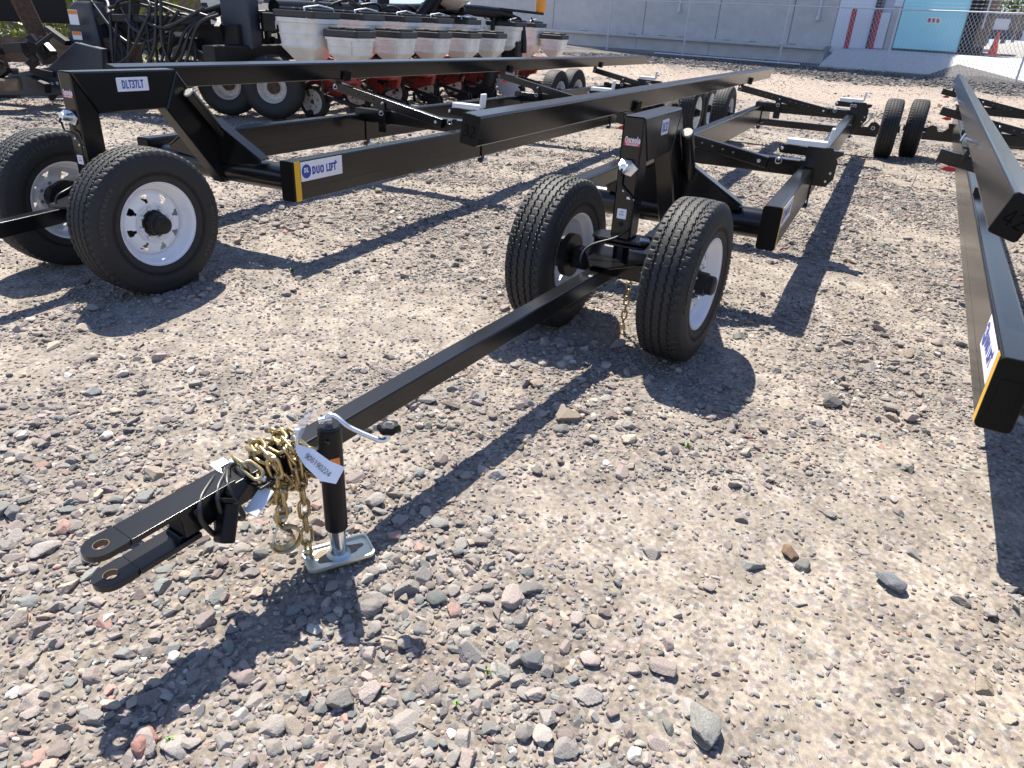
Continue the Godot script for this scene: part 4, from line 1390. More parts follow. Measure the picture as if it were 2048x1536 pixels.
	for spec in [[Vector3(0.070, 0.030, 0.215), 7], [Vector3(0.085, -0.02, 0.305), 2]]:
		var g := PackedVector3Array()
		var down := W.basis.inverse() * Vector3.DOWN
		for i in 60:
			g.push_back(spec[0] + down * (0.05 * spec[1]) * i / 59.0)
		lay_chain(ch, g, 0.050, lk, M.gold_zinc, Vector3(0.2, 0, 1), 0.5 if spec[1] > 5 else 0.2)
		var end: Vector3 = spec[0] + down * (0.05 * spec[1] - 0.02)
		mb = MB.new()
		var poly := PackedVector2Array()
		# a sling hook: the jaw opens up and to the left
		for i in 27:
			var a := deg_to_rad(88.0 - i * 262.0 / 26)
			poly.push_back(Vector2(cos(a), sin(a)) * (0.0345 - 0.004 * float(i) / 26))
		for i in 25:
			var a := deg_to_rad(-176.0 + i * 236.0 / 24)
			poly.push_back(Vector2(cos(a) * 0.0170 - 0.002, sin(a) * 0.0170 + 0.002))
		poly.push_back(Vector2(-0.006, 0.030)); poly.push_back(Vector2(-0.016, 0.050)); poly.push_back(Vector2(-0.010, 0.066)); poly.push_back(Vector2(0.006, 0.062))
		var yaw := 0.0 if spec[1] < 5 else 1.25
		var wi := W.basis.inverse()
		var hb := Basis(wi * Vector3(0.95, 0, -0.30), wi * Vector3.UP, wi * Vector3(0.30, 0, 0.95)).orthonormalized() * Basis(Vector3.UP, yaw + 0.25)
		var hs := 1.45 if spec[1] < 5 else 0.62
		mb.prism(poly, 0.017, Transform3D(hb.scaled_local(Vector3.ONE * hs), end + down * 0.062 * hs), 0.004)
		var hk := put(mb.mesh(), "hook", M.gold_zinc, ch)
		mb = MB.new()
		mb.cyl(end + down * 0.008 * hs - hb.z * 0.015, end + down * 0.008 * hs + hb.z * 0.015, 0.0065, 12)
		mb.beam(end + down * 0.016 * hs - hb.x * 0.012, end + down * 0.062 * hs - hb.x * 0.034, 0.012, 0.003, 0.001)
		put(mb.mesh(), "hook_latch", M.galv_gold, hk)
	# a second chain hangs from the dolly plate to the ground
	var dch := thing("safety_chain", "gold chain hanging from the dolly axle to the ground between the middle trailer's front wheels", "chain", Transform3D(Basis(), Vector3(0.575, 0, -3.50)))
	var g2 := PackedVector3Array()
	for i in 60:
		g2.push_back(Vector3(0.0 - 0.01 * i / 59.0, 0.37 - 0.36 * i / 59.0, 0.0))
	lay_chain(dch, g2, 0.0392, link_mesh(), M.gold_zinc, Vector3(0.4, 0, 1), 0.3)
	# the tag in front of the jack and its clear sleeve
	var top := [Vector3(-0.53, 0.493, -1.496), Vector3(-0.491, 0.479, -1.501), Vector3(-0.447, 0.449, -1.494), Vector3(-0.41, 0.433, -1.494)]
	var bot := [Vector3(-0.528, 0.475, -1.485), Vector3(-0.505, 0.444, -1.473), Vector3(-0.466, 0.410, -1.461), Vector3(-0.428, 0.400, -1.466)]
	var tg := thing("paper_tag", "white paper tag with handwritten numbers hanging over the jack", "tag")
	mb = MB.new()
	for i in 3:
		for k in 4:
			var a0: float = k / 4.0; var a1: float = (k + 1) / 4.0
			var bow := func(u: float) -> Vector3: return Vector3(0, 0, 0.004 * sin(u * PI))
			var p0: Vector3 = top[i].lerp(top[i + 1], a0); var p1: Vector3 = top[i].lerp(top[i + 1], a1)
			var q0: Vector3 = bot[i].lerp(bot[i + 1], a0); var q1: Vector3 = bot[i].lerp(bot[i + 1], a1)
			var nn: Vector3 = (p1 - p0).cross(q0 - p0).normalized()
			if nn.z < 0: nn = -nn
			mb.flat(p0, p1, q1, q0, nn)
			mb.flat(p0 - nn * 0.0008, p1 - nn * 0.0008, q1 - nn * 0.0008, q0 - nn * 0.0008, -nn)
	var sheet := put(mb.mesh(), "paper", M.paper, tg)
	var ce: Vector3 = (top[1] + top[2] + bot[1] + bot[2]) / 4.0
	var wx: Vector3 = (top[2] + bot[2] - top[1] - bot[1]).normalized()
	var hy: Vector3 = (top[2] + top[1] - bot[1] - bot[2]); hy = (hy - wx * hy.dot(wx)).normalized()
	put(text_mesh("906190224", 0.078, 0.014, 0.0006, 300, 0.0), "handwriting", M.ink, sheet, Transform3D(Basis(wx, hy, wx.cross(hy)), ce + wx * 0.004 + wx.cross(hy) * 0.0035))
	mb = MB.new()
	var fl := [Vector3(-0.573, 0.457, -1.569), Vector3(-0.549, 0.448, -1.573), Vector3(-0.517, 0.525, -1.63), Vector3(-0.538, 0.518, -1.619)]
	var fn: Vector3 = (fl[1] - fl[0]).cross(fl[3] - fl[0]).normalized()
	mb.flat(fl[0], fl[1], fl[2], fl[3], fn)
	put(mb.mesh(), "clear_sleeve", M.sleeve, tg)
	# a few stones that stand out
	var k := 0
	for q in [[Vector3(0.239, 0.0, -2.567), 0.085, Color(0.30, 0.245, 0.185), "tan block-shaped stone beside the tongue shadow, right of its middle"], [Vector3(0.506, -0.05, -1.167), 0.095, Color(0.30, 0.30, 0.275), "large flat pale grey stone at the bottom right of the middle"],
			[Vector3(-0.373, -0.05, -1.493), 0.062, Color(0.26, 0.235, 0.22), "grey block-shaped stone just below the jack foot"], [Vector3(0.943, -0.05, -1.842), 0.055, Color(0.24, 0.16, 0.10), "brown wedge-shaped stone alone on sand at right"],
			[Vector3(1.433, 0.0, -2.809), 0.075, Color(0.13, 0.125, 0.12), "dark squarish stone at right, halfway to the right-hand rail"], [Vector3(-0.785, -0.05, -1.045), 0.06, Color(0.42, 0.22, 0.18), "pink stone near the bottom left corner"],
			[Vector3(-1.165, -0.03, -1.72), 0.075, Color(0.20, 0.19, 0.17), "dark grey stone left of the hitch plates"], [Vector3(1.22, -0.04, -1.72), 0.07, Color(0.19, 0.20, 0.22), "blue-grey stone pair at the right edge of the sand"]]:
		var o := put(stone_mesh(3, 500 + k, Vector3(1.15, 0.62, 0.85), 10), "stone", M.stone_single, self, Transform3D(Basis(Vector3.UP, k * 1.7).scaled_local(Vector3.ONE * q[1]), Vector3(q[0].x, gh(q[0].x, q[0].z) + q[1] * 0.2, q[0].z)))
		var mm := M.stone_single.duplicate() as StandardMaterial3D
		mm.albedo_color = lin(q[2].r, q[2].g, q[2].b)
		o.material_override = mm
		tag(o, q[3], "stone", "larger stones in the gravel")
		k += 1

# ------------------------------------------------------------------ fence
func make_fence() -> void:
	var f := thing("chain_link_fence", "tall grey chain link fence with barbed wire between yard and concrete building", "fence")
	var H := 1.83
	var s0 := -26.0; var s1 := 22.0
	var step := 3.6
	var x := -22.0
	var posts := []
	for q in [-29.0, -25.4, -21.8, -18.2, -14.6, -11.0, -7.4, -3.8, -0.28, 3.25, 7.05, 10.6, 14.3, 18.2, 22.0]: posts.append(q)
	for s in posts:
		var p := fence_pt(s)
		var mb := MB.new()
		mb.cyl(p - Vector3(0, 0.1, 0), p + Vector3(0, H + 0.02, 0), 0.030, 14)
		mb.cyl(p + Vector3(0, H + 0.02, 0), p + Vector3(0, H + 0.34, 0), 0.014, 8)
		put(mb.mesh(), "post", M.galvanised, f)
	var mb := MB.new()
	for i in posts.size() - 1:
		var a := fence_pt(posts[i]); var b := fence_pt(posts[i + 1])
		mb.cyl(a + Vector3(0, H, 0), b + Vector3(0, H, 0), 0.022, 10, 0.0)
	put(mb.mesh(), "top_rail", M.galvanised, f)
	for h in [0.10, 0.20, 0.31]:
		mb = MB.new()
		for i in posts.size() - 1:
			var a := fence_pt(posts[i]) + Vector3(0, H + h, 0); var b := fence_pt(posts[i + 1]) + Vector3(0, H + h, 0)
			mb.cyl(a, b, 0.003, 5, 0.0)
			for k in 24:
				var p := a.lerp(b, (k + 0.5) / 24.0)
				mb.cyl(p + Vector3(-0.02, -0.025, 0), p + Vector3(0.02, 0.025, 0.01), 0.0025, 4, 0.0)
				mb.cyl(p + Vector3(0.02, -0.025, 0), p + Vector3(-0.02, 0.025, -0.01), 0.0025, 4, 0.0)
		put(mb.mesh(), "barbed_wire", M.galvanised, f)
	# the mesh: thin round wires in two leaning families, woven a wire's width apart
	mb = MB.new()
	var pitch := 0.105
	var n := int((posts[posts.size() - 1] - posts[0]) / pitch)
	var run := H * 0.62
	for fam in 2:
		for i in n:
			var sa: float = posts[0] + i * pitch
			var sb := sa + run * (1 if fam == 0 else -1)
			if sb < posts[0] or sb > posts[posts.size() - 1]: continue
			var a := fence_pt(sa, 0.034 if fam == 0 else 0.040); var b := fence_pt(sb, 0.034 if fam == 0 else 0.040)
			mb.cyl(a + Vector3(0, 0.02, 0), b + Vector3(0, H, 0), 0.0040, 4, 0.0)
	tag(put(mb.mesh(), "wire_mesh", M.galvanised, f), "", "", "", "stuff")
	# pale rail lying along the fence foot
	mb = MB.new()
	var a2 := fence_pt(2.2, 0.35) + Vector3(0, 0.06, 0); var b2 := fence_pt(8.0, 0.45) + Vector3(0, 0.07, 0)
	mb.cyl(a2, b2, 0.025, 8)
	tag(put(mb.mesh(), "pipe", M.galvanised, self), "grey pipe lying in dark stones along the fence foot", "pipe")

# ------------------------------------------------------------------ building, yard beyond, trees
func fbox(parent: Node, called: String, m: Material, s0: float, s1: float, d0: float, d1: float, y0: float, y1: float, r := 0.01) -> MeshInstance3D:
	# a box laid out along the fence line: s along it, d in front (+) or behind (-)
	var c := FP + FE * (s0 + s1) / 2 + FN * (d0 + d1) / 2
	var mb := MB.new()
	mb.box(Vector3(s1 - s0, y1 - y0, absf(d1 - d0)), Transform3D(Basis(Vector3(FE.x, 0, FE.y), Vector3.UP, Vector3(FN.x, 0, FN.y)), Vector3(c.x, (y0 + y1) / 2, c.y)), r)
	return put(mb.mesh(), called, m, parent)

func fs(az: float, d: float) -> float:
	# how far along the fence line a bearing from the road meets the line d in front of the fence
	var a := deg_to_rad(az)
	var dir := Vector2(sin(a), -cos(a))
	var R := (d + FP.dot(FN)) / dir.dot(FN)
	return (dir * R - FP).dot(FE)

func fcyl(mb: MB, s: float, d: float, y0: float, y1: float, r: float, seg := 20, e := 0.01) -> void:
	var c := FP + FE * s + FN * d
	mb.cyl(Vector3(c.x, y0, c.y), Vector3(c.x, y1, c.y), r, seg, e)

func make_background() -> void:
	var b := thing("storage_building", "tall grey concrete building behind the fence with a jutting base ledge", "building")
	var D := -3.0
	# wall panels with joints, each its own slab
	var c0 := fs(20.55, D)
	var joints := [-11.2, -5.6, -0.55, 2.95, 6.0, c0]
	for i in joints.size() - 1:
		fbox(b, "wall_panel", M.concrete, joints[i] + 0.015, joints[i + 1] - 0.015, D - 0.5, D, 0.3, 2.72, 0.02)
	fbox(b, "tower_wall", M.siding, -6.0, 3.6, D - 0.5, D + 0.03, 2.725, 16.5)
	fbox(b, "upper_wall", M.siding, 3.61, c0 - 0.25, D - 0.5, D + 0.03, 2.725, 4.4)
	fbox(b, "upper_wall", M.siding, -11.2, -6.01, D - 0.5, D + 0.03, 2.725, 4.4)
	fbox(b, "core", M.concrete, -11.2, fs(28.2, -4.0), -5.0, D - 0.52, 0.3, 3.0)
	fbox(b, "tower_core", M.siding, -6.0, 3.6, -14.0, D - 0.52, 3.01, 16.4)
	fbox(b, "roof", M.galvanised, -6.1, 3.7, -14.1, D + 0.1, 16.51, 16.8)
	for i in joints.size() - 1:
		var l := fbox(b, "ledge", M.concrete, joints[i] + 0.01, joints[i + 1] - 0.01, D + 0.003, D + 0.62, 1.06, 1.17, 0.02)
		fbox(l, "ledge_face", M.concrete, joints[i] + 0.01, joints[i + 1] - 0.01, D + 0.003, D + 0.42, 0.3, 1.057, 0.01)
	for s in [-3.5, -0.9, 0.6, 1.5, 3.6, 4.7, 6.3, 7.7]:
		fbox(b, "ledge_tie", M.stain, s, s + 0.035, D + 0.02, D + 0.58, 1.172, 1.20, 0.004)
	for q in [[1.15, 2.0], [7.0, 1.95]]:
		var mb := MB.new()
		fcyl(mb, q[0], D + 0.08, q[1] + 0.22, 2.9, 0.045, 10)
		fcyl(mb, q[0], D + 0.10, q[1] + 0.08, q[1] + 0.24, 0.085, 10)
		put(mb.mesh(), "drain_spout", M.galvanised, b)
	# right-hand part: white pier, dark gap, low box, grey column, teal doors
	fbox(b, "white_pier", M.white_panel, c0 + 0.01, fs(22.75, D), D - 0.5, D + 0.02, 1.0, 3.3)
	fbox(b, "downpipe", M.steel_blue, fs(22.78, D), fs(23.02, D), D - 0.1, D + 0.10, 1.0, 3.3, 0.03)
	fbox(b, "meter_box", M.white_panel, fs(23.05, D), fs(23.75, D), D - 0.35, D + 0.02, 1.22, 2.36, 0.02)
	fbox(b, "back_panel", M.white_panel, fs(23.05, D), fs(23.75, D), D - 0.51, D - 0.36, 1.0, 3.2)
	fbox(b, "column", M.concrete, fs(23.78, D), fs(24.3, D), D - 0.45, D - 0.04, 1.0, 2.55, 0.02)
	fbox(b, "column_head", M.white_panel, fs(23.78, D), fs(24.3, D), D - 0.5, D - 0.04, 2.56, 3.2)
	var E := D + 0.15
	var tl := fbox(b, "teal_door", M.teal, fs(24.35, E), fs(28.1, E), D - 0.4, E, 1.27, 3.3, 0.02)
	fbox(tl, "door_plate", M.pad_white, fs(25.9, E), fs(26.7, E), E + 0.003, E + 0.015, 2.08, 2.28, 0.004)
	for i in 3:
		fbox(tl, "plate_mark", M.red_frame, fs(25.98 + i * 0.24, E), fs(26.14 + i * 0.24, E), E + 0.016, E + 0.02, 2.12, 2.24, 0.002)
	fbox(b, "rusty_frame", M.dark_void, fs(28.13, E), fs(28.75, E), D - 0.4, E + 0.06, 1.22, 3.3, 0.01)
	fbox(b, "wooden_post", M.wood, fs(28.78, E), fs(29.45, E), D - 0.3, E - 0.1, 1.5, 3.3, 0.02)
	fbox(b, "post_foot", M.rust, fs(28.78, E), fs(29.35, E), D - 0.3, E - 0.1, 1.22, 1.495, 0.02)
	fbox(b, "hinge_bar", M.galvanised, fs(29.0, E), fs(29.1, E), E - 0.098, E - 0.06, 2.0, 2.9, 0.01)
	# concrete apron: a slab and a sloping face down to the fence
	var mb := MB.new()
	var q := PackedVector2Array([Vector2(-0.25, 0.2), Vector2(-0.25, 0.62), Vector2(-1.5, 1.12), Vector2(-2.2, 1.2), Vector2(-9.0, 1.26), Vector2(-9.0, 0.2)])
	var X := Vector3(FE.x, 0, FE.y); var N3 := Vector3(FN.x, 0, FN.y)
	var cc := FP + FE * (fs(20.9, -1.5) + 4.3)
	mb.prism(q, 8.6, Transform3D(Basis(N3, Vector3.UP, N3.cross(Vector3.UP)), Vector3(cc.x, 0, cc.y)), 0.02)
	tag(put(mb.mesh(), "concrete_apron", M.concrete_pale, self), "pale concrete slab sloping down to the fence below the teal doors", "apron", "", "structure")
	# red guard posts
	for w in [[fs(21.55, -2.0), -2.0, "red guard post at the white pier, left of the two"], [fs(23.05, -2.3), -2.3, "red guard post at the grey column, right of the two"]]:
		var m2 := MB.new()
		fcyl(m2, w[0], w[1], 1.1, 2.42, 0.085, 20, 0.03)
		var o := thing("guard_post", w[2], "bollard", Transform3D(), "red guard posts in front of the building")
		put(m2.mesh(), "post", M.red_paint, o)
	# traffic cone
	var cp := FP + FE * fs(30.05, -3.0) + FN * -3.0
	var co := thing("traffic_cone", "orange traffic cone on the sunlit concrete beside the building", "cone", Transform3D(Basis(), Vector3(cp.x, base_h(cp.x, cp.y) + 0.03, cp.y)))
	mb = MB.new()
	mb.lathe([Vector2(0.03, 0.15), Vector2(0.06, 0.135), Vector2(0.68, 0.03), Vector2(0.70, 0.022), Vector2(0.70, 0.0)], 24, Transform3D(Basis(Vector3(0, 1, 0), Vector3(-1, 0, 0), Vector3(0, 0, 1)), Vector3.ZERO))
	put(mb.mesh(), "cone", M.cone_orange, co)
	mb = MB.new()
	mb.box(Vector3(0.36, 0.04, 0.36), Transform3D(Basis(), Vector3(0, 0.015, 0)), 0.01)
	put(mb.mesh(), "base", M.cone_orange, co)
	# flat dark mat on the concrete
	tag(fbox(self, "steel_plate", M.steel_blue, fs(28.9, -3.6), fs(31.2, -3.6), -4.1, -3.4, 1.20, 1.30), "flat dark steel plate on the concrete behind the traffic cone", "plate")
	# far: a pale house, blue tarp, poles, trees
	var far := func(az: float, R: float) -> Vector3:
		var a := deg_to_rad(az)
		return Vector3(sin(a) * R, 0, -cos(a) * R)
	var hb: Vector3 = far.call(32.0, 74.0); hb.y = 2.2
	var ho := thing("far_house", "small pale house with a dark roof among trees at top right", "house", Transform3D(Basis(Vector3.UP, -0.55), hb))
	mb = MB.new(); mb.box(Vector3(6, 1.5, 5), Transform3D(Basis(), Vector3(0, 0.65, 0)), 0.02)
	put(mb.mesh(), "wall", M.siding, ho)
	mb = MB.new(); mb.prism(PackedVector2Array([Vector2(-3.4, 1.4), Vector2(3.4, 1.4), Vector2(0, 2.1)]), 5.6, Transform3D(), 0.02)
	put(mb.mesh(), "roof", M.wood, ho)
	mb = MB.new(); mb.box(Vector3(0.6, 0.45, 0.06), Transform3D(Basis(), Vector3(-0.6, 0.85, 2.53)), 0.01)
	put(mb.mesh(), "window", M.dark_void, ho)
	var sb: Vector3 = far.call(28.9, 66.0); sb.y = 1.9
	var sh := thing("far_shed", "dark open shed with a grey sign beyond the traffic cone", "shed", Transform3D(Basis(Vector3.UP, -0.5), sb))
	mb = MB.new(); mb.box(Vector3(5.4, 1.5, 3), Transform3D(Basis(), Vector3(0, 0.95, -0.4)), 0.03)
	put(mb.mesh(), "wall", M.stain, sh)
	mb = MB.new(); mb.box(Vector3(0.9, 0.7, 0.05), Transform3D(Basis(), Vector3(1.3, 1.05, 1.14)), 0.01)
	put(mb.mesh(), "sign", M.galvanised, sh)
	mb = MB.new(); mb.box(Vector3(5.2, 0.5, 0.3), Transform3D(Basis(), Vector3(0.1, 0.35, 1.3)), 0.03)
	put(mb.mesh(), "blue_kerb", M.steel_blue, sh)
	for w in [[30.9, 62.0, 0.10, "dark utility pole behind the fence, right of the cone"], [29.6, 80.0, 0.09, "thin far pole before the trees at top right"]]:
		var pb: Vector3 = far.call(w[0], w[1]); pb.y = 1.8
		mb = MB.new()
		mb.beam(pb, pb + Vector3(0.5, 9, 0), w[2] * 2, w[2] * 2, w[2])
		tag(put(mb.mesh(), "utility_pole", M.wood, self), w[3], "pole")
	var k := 0
	for w in [[28.0, 92.0, 5.0, 9.0], [30.4, 88.0, 4.5, 8.0], [33.2, 84.0, 4.6, 8.5], [35.8, 90.0, 5.0, 9.5]]:
		var pb: Vector3 = far.call(w[0], w[1]); pb.y = 2.0
		tree(pb, w[2], w[3], ["bright green tree just right of the wooden post", "bright green tree above the far house, right of the first", "green tree at the top right corner behind the utility pole", "green tree beyond the right edge of the photo"][k], 300 + k)
		k += 1

func tree(at: Vector3, r: float, h: float, label: String, sd: int) -> void:
	var g := RandomNumberGenerator.new(); g.seed = sd
	var t := thing("tree", label, "tree", Transform3D(Basis(), at), "trees beyond the yard")
	var mb := MB.new()
	mb.sweep(PackedVector3Array([Vector3(0, -0.3, 0), Vector3(0.1, h * 0.3, 0), Vector3(0.0, h * 0.6, 0.1)]), 0.22, 8)
	for i in 5:
		var a := TAU * i / 5.0
		mb.sweep(PackedVector3Array([Vector3(0.05, h * (0.2 + 0.06 * i), 0), Vector3(cos(a) * r * 0.5, h * (0.4 + 0.06 * i), sin(a) * r * 0.5)]), 0.09, 6)
	put(mb.mesh(), "trunk", M.wood, t)
	leaves(t, "crown", g, Vector3(0, h * 0.52, 0), Vector3(r, h * 0.5, r), 2600, 0.42, [Color(0.10, 0.16, 0.02), Color(0.20, 0.26, 0.04), Color(0.055, 0.095, 0.018)])

func leaves(t: Node, called: String, g: RandomNumberGenerator, c: Vector3, e: Vector3, n: int, s: float, cols: Array) -> void:
	var mb := MB.new()
	var f := FastNoiseLite.new(); f.seed = g.randi() % 1000; f.frequency = 0.35
	var made := 0
	while made < n:
		var d := Vector3(g.randfn(), g.randfn(), g.randfn()).normalized() * pow(g.randf(), 0.4)
		var p := c + d * e
		if f.get_noise_3dv(p * 1.6 / maxf(e.x * 0.3, 0.3)) < -0.12: continue
		made += 1
		var nn := Vector3(g.randfn(), g.randfn() + 0.6, g.randfn()).normalized()
		var u := nn.cross(Vector3(g.randfn(), g.randfn(), g.randfn())).normalized()
		var w := nn.cross(u)
		var k := s * g.randf_range(0.5, 1.1)
		var col: Color = cols[g.randi() % cols.size()]
		var b := g.randf_range(0.8, 1.25)
		mb.quad(p - u * k * 0.5, p + w * k * 0.26, p + u * k * 0.5, p - w * k * 0.26, nn, nn, nn, nn)
		for j in 6: mb.c.push_back(Color(col.r * b, col.g * b, col.b * b))
	put(mb.mesh(), called, M.leaf, t)

# ------------------------------------------------------------------ the planter behind the left trailer
func hopper_mesh(w: float, d: float, h: float, taper: float) -> ArrayMesh:
	# a moulded tub: rim, ribbed upright band, funnel below; base at y 0
	var mb := MB.new()
	var lev := [[0.0, taper, taper], [h * 0.06, taper, taper], [h * 0.42, 0.90, 0.90], [h * 0.46, 0.93, 0.93], [h * 0.50, 0.90, 0.90], [h * 0.66, 0.94, 0.94], [h * 0.69, 0.965, 0.965], [h * 0.72, 0.94, 0.94], [h * 0.90, 0.97, 0.97], [h * 0.91, 1.03, 1.03], [h, 1.03, 1.03], [h, 0.5, 0.5]]
	var ring := mb.rr(1.0, 1.0, 0.16, 4)
	var m := ring.size()
	for k in lev.size() - 1:
		for i in m:
			var j := (i + 1) % m
			var p := []
			for c in [[k, i], [k, j], [k + 1, j], [k + 1, i]]:
				var q: Vector2 = ring[c[1]][0]
				p.append(Vector3(q.x * w * lev[c[0]][1], lev[c[0]][0], q.y * d * lev[c[0]][2]))
			var dy: float = lev[k + 1][0] - lev[k][0]; var dr: float = (lev[k + 1][1] - lev[k][1]) * w * 0.5
			var na: Vector2 = ring[i][1]; var nb: Vector2 = ring[j][1]
			var n0 := Vector3(na.x * dy, -dr, na.y * dy).normalized(); var n1 := Vector3(nb.x * dy, -dr, nb.y * dy).normalized()
			if k == lev.size() - 2:
				n0 = Vector3.UP; n1 = Vector3.UP
			mb.quad(p[0], p[1], p[2], p[3], n0, n1, n1, n0)
	return mb.mesh()

func lid_mesh(w: float, d: float) -> ArrayMesh:
	var mb := MB.new()
	mb.ext(mb.rr(w * 1.04, d * 1.04, 0.05, 3), 0.085, 0.010, Transform3D(Basis(Vector3.RIGHT, -PI / 2), Vector3(0, 0.0, 0)))
	mb.ext(mb.rr(w * 0.42, d * 0.82, 0.05, 3), 0.035, 0.012, Transform3D(Basis(Vector3.RIGHT, -PI / 2), Vector3(-w * 0.22, 0.085, 0)))
	mb.ext(mb.rr(w * 0.36, d * 0.82, 0.05, 3), 0.035, 0.012, Transform3D(Basis(Vector3.RIGHT, -PI / 2), Vector3(w * 0.25, 0.085, 0)))
	return mb.mesh()

func make_planter() -> void:
	var t := thing("planter", "folded row crop planter with cream seed hoppers and red frames behind the left trailer", "planter", frame(21.6, Vector3(-3.11, 0.02, -11.0)))
	var g := RandomNumberGenerator.new(); g.seed = 91
	var sp := 1.115
	var big := hopper_mesh(0.66, 0.58, 0.62, 0.34); var bl := lid_mesh(0.66, 0.58)
	var sml := hopper_mesh(0.50, 0.52, 0.36, 0.40); var sl := lid_mesh(0.50, 0.52)
	var mb := MB.new()
	var disc := [Vector2(-0.055, 0.16), Vector2(-0.05, 0.165), Vector2(-0.035, 0.13), Vector2(-0.02, 0.06), Vector2(-0.028, 0.03), Vector2(-0.028, 0.0)]
	mb.lathe([Vector2(0.0, 0.185), Vector2(-0.055, 0.182), Vector2(-0.058, 0.172), Vector2(-0.040, 0.165), Vector2(-0.035, 0.10), Vector2(-0.03, 0.04), Vector2(-0.045, 0.036), Vector2(-0.045, 0.0)], 36, Transform3D())
	var disc_m := mb.mesh()
	mb = MB.new()
	mb.lathe([Vector2(-0.058, 0.17), Vector2(-0.066, 0.20), Vector2(-0.055, 0.228), Vector2(0.0, 0.236), Vector2(0.055, 0.228), Vector2(0.06, 0.18), Vector2(0.05, 0.10), Vector2(0.05, 0.0)], 40, Transform3D())
	var gt := mb.mesh()
	mb = MB.new()
	for i in 5:
		var a := TAU * i / 5
		mb.cyl(Vector3(-0.042, 0.085 * cos(a), 0.085 * sin(a)), Vector3(-0.036, 0.085 * cos(a), 0.085 * sin(a)), 0.011, 8, 0.0)
	mb.cyl(Vector3(-0.06, 0, 0), Vector3(-0.03, 0, 0), 0.03, 10)
	var nuts := mb.mesh()
	for i in 7:
		var v := i * sp + (0.0 if i < 5 else 0.35)
		var main := i < 5
		# gauge wheel facing the near end of the row
		var AX := Basis(Vector3(0, 0, -1), Vector3(0, 1, 0), Vector3(1, 0, 0))
		var w := holder("gauge_wheel", t, Transform3D(AX * Basis(Vector3.RIGHT, i * 0.7), P(0.0, 0.235, v)))
		put(gt, "tyre", M.rubber, w)
		put(disc_m, "disc", M.disc_white, w)
		tag(put(nuts, "hub_bolts", M.rust, w), "", "", "", "stuff")
		# red row unit: shank, parallel arms, funnel box
		var u := MB.new()
		u.prism(PackedVector2Array([Vector2(-0.42, 0.30), Vector2(0.12, 0.24), Vector2(0.62, 0.40), Vector2(0.66, 0.58), Vector2(0.30, 0.70), Vector2(-0.10, 0.76), Vector2(-0.36, 0.74)]), 0.10, Transform3D(Basis(), P(0, 0, v + 0.20)), 0.01)
		u.box(Vector3(0.34, 0.20, 0.26), Transform3D(Basis(), P(0.52, 0.62, v)), 0.02)
		u.beam(P(-0.62, 0.78, v - 0.05), P(-0.08, 0.62, v - 0.05), 0.05, 0.08)
		u.beam(P(-0.62, 0.60, v - 0.05), P(-0.08, 0.45, v - 0.05), 0.05, 0.07)
		u.box(Vector3(0.62, 0.045, 0.46), Transform3D(Basis(), P(0.5, 0.735, v - 0.05)), 0.01)
		put(u.mesh(), "row_frame", M.red_frame, t)
		# black works: springs, chains, closing wheels
		u = MB.new()
		for k in 26:
			var p0 := P(g.randf_range(-0.3, 0.75), g.randf_range(0.22, 0.66), v + g.randf_range(-0.22, 0.25))
			var p1 := p0 + Vector3(g.randf_range(-0.16, 0.16), g.randf_range(-0.14, 0.14), g.randf_range(-0.12, 0.12))
			u.cyl(p0, p1, g.randf_range(0.008, 0.03), 8, 0.001)
		for k in 2:
			var cw := Transform3D(AX * Basis(Vector3.UP, 0.25 - 0.5 * k), P(0.72, 0.13, v + 0.05 + 0.14 * k))
			u.lathe([Vector2(-0.015, 0.0), Vector2(-0.015, 0.10), Vector2(-0.01, 0.12), Vector2(0.01, 0.12), Vector2(0.015, 0.10), Vector2(0.015, 0.0)], 24, cw)
		u.beam(P(0.15, 0.34, v), P(0.85, 0.20, v), 0.06, 0.05)
		u.cyl(P(-0.05, 0.06, v - 0.12), P(-0.05, 0.10, v + 0.1), 0.05, 10)
		tag(put(u.mesh(), "row_works", M.black_dusty, t), "", "", "", "stuff")
		u = MB.new()
		u.cyl(P(0.22, 0.30, v - 0.10), P(0.24, 0.62, v - 0.10), 0.016, 8)
		u.cyl(P(0.28, 0.36, v - 0.09), P(0.42, 0.44, v - 0.09), 0.012, 8)
		put(u.mesh(), "spring", M.rust, t)
		var hx := 0.22 if main else 0.55
		var b := put(big, "seed_hopper", M.hopper, t, Transform3D(Basis(Vector3.UP, -0.04 + 0.03 * (i % 3)), P(hx, 0.70, v - 0.32)))
		put(bl, "hopper_lid", M.hopper_lid, b, Transform3D(Basis(), Vector3(0, 0.623, 0)))
		u = MB.new()
		u.sweep(PackedVector3Array([Vector3(0.24, 0.60, 0.29), Vector3(0.20, 0.745, 0.29), Vector3(0.20, 0.775, 0.0), Vector3(0.20, 0.745, -0.29), Vector3(0.24, 0.60, -0.29)]), 0.012, 6)
		put(u.mesh(), "lid_bail", M.galvanised, b)
		if i != 5:
			b = put(sml, "small_hopper", M.hopper, t, Transform3D(Basis(Vector3.UP, 0.05 - 0.04 * (i % 2)), P(hx + 0.60, 0.76, v - 0.22)))
			put(sl, "hopper_lid", M.hopper_lid, b, Transform3D(Basis(), Vector3(0, 0.363, 0)))
			u = MB.new()
			u.cyl(Vector3(0.15, 0.14, 0.250), Vector3(0.17, 0.32, 0.268), 0.010, 6)
			put(u.mesh(), "strap", M.hopper, b)
	# toolbar, vacuum pipe, gear boxes
	mb = MB.new()
	mb.rtube(0.20, 0.20, 0.02, 9.6, Transform3D(BACKZ, P(-0.72, 0.84, -1.2)))
	mb.rtube(0.16, 0.16, 0.02, 8.4, Transform3D(BACKZ, P(-1.30, 0.92, -1.0)))
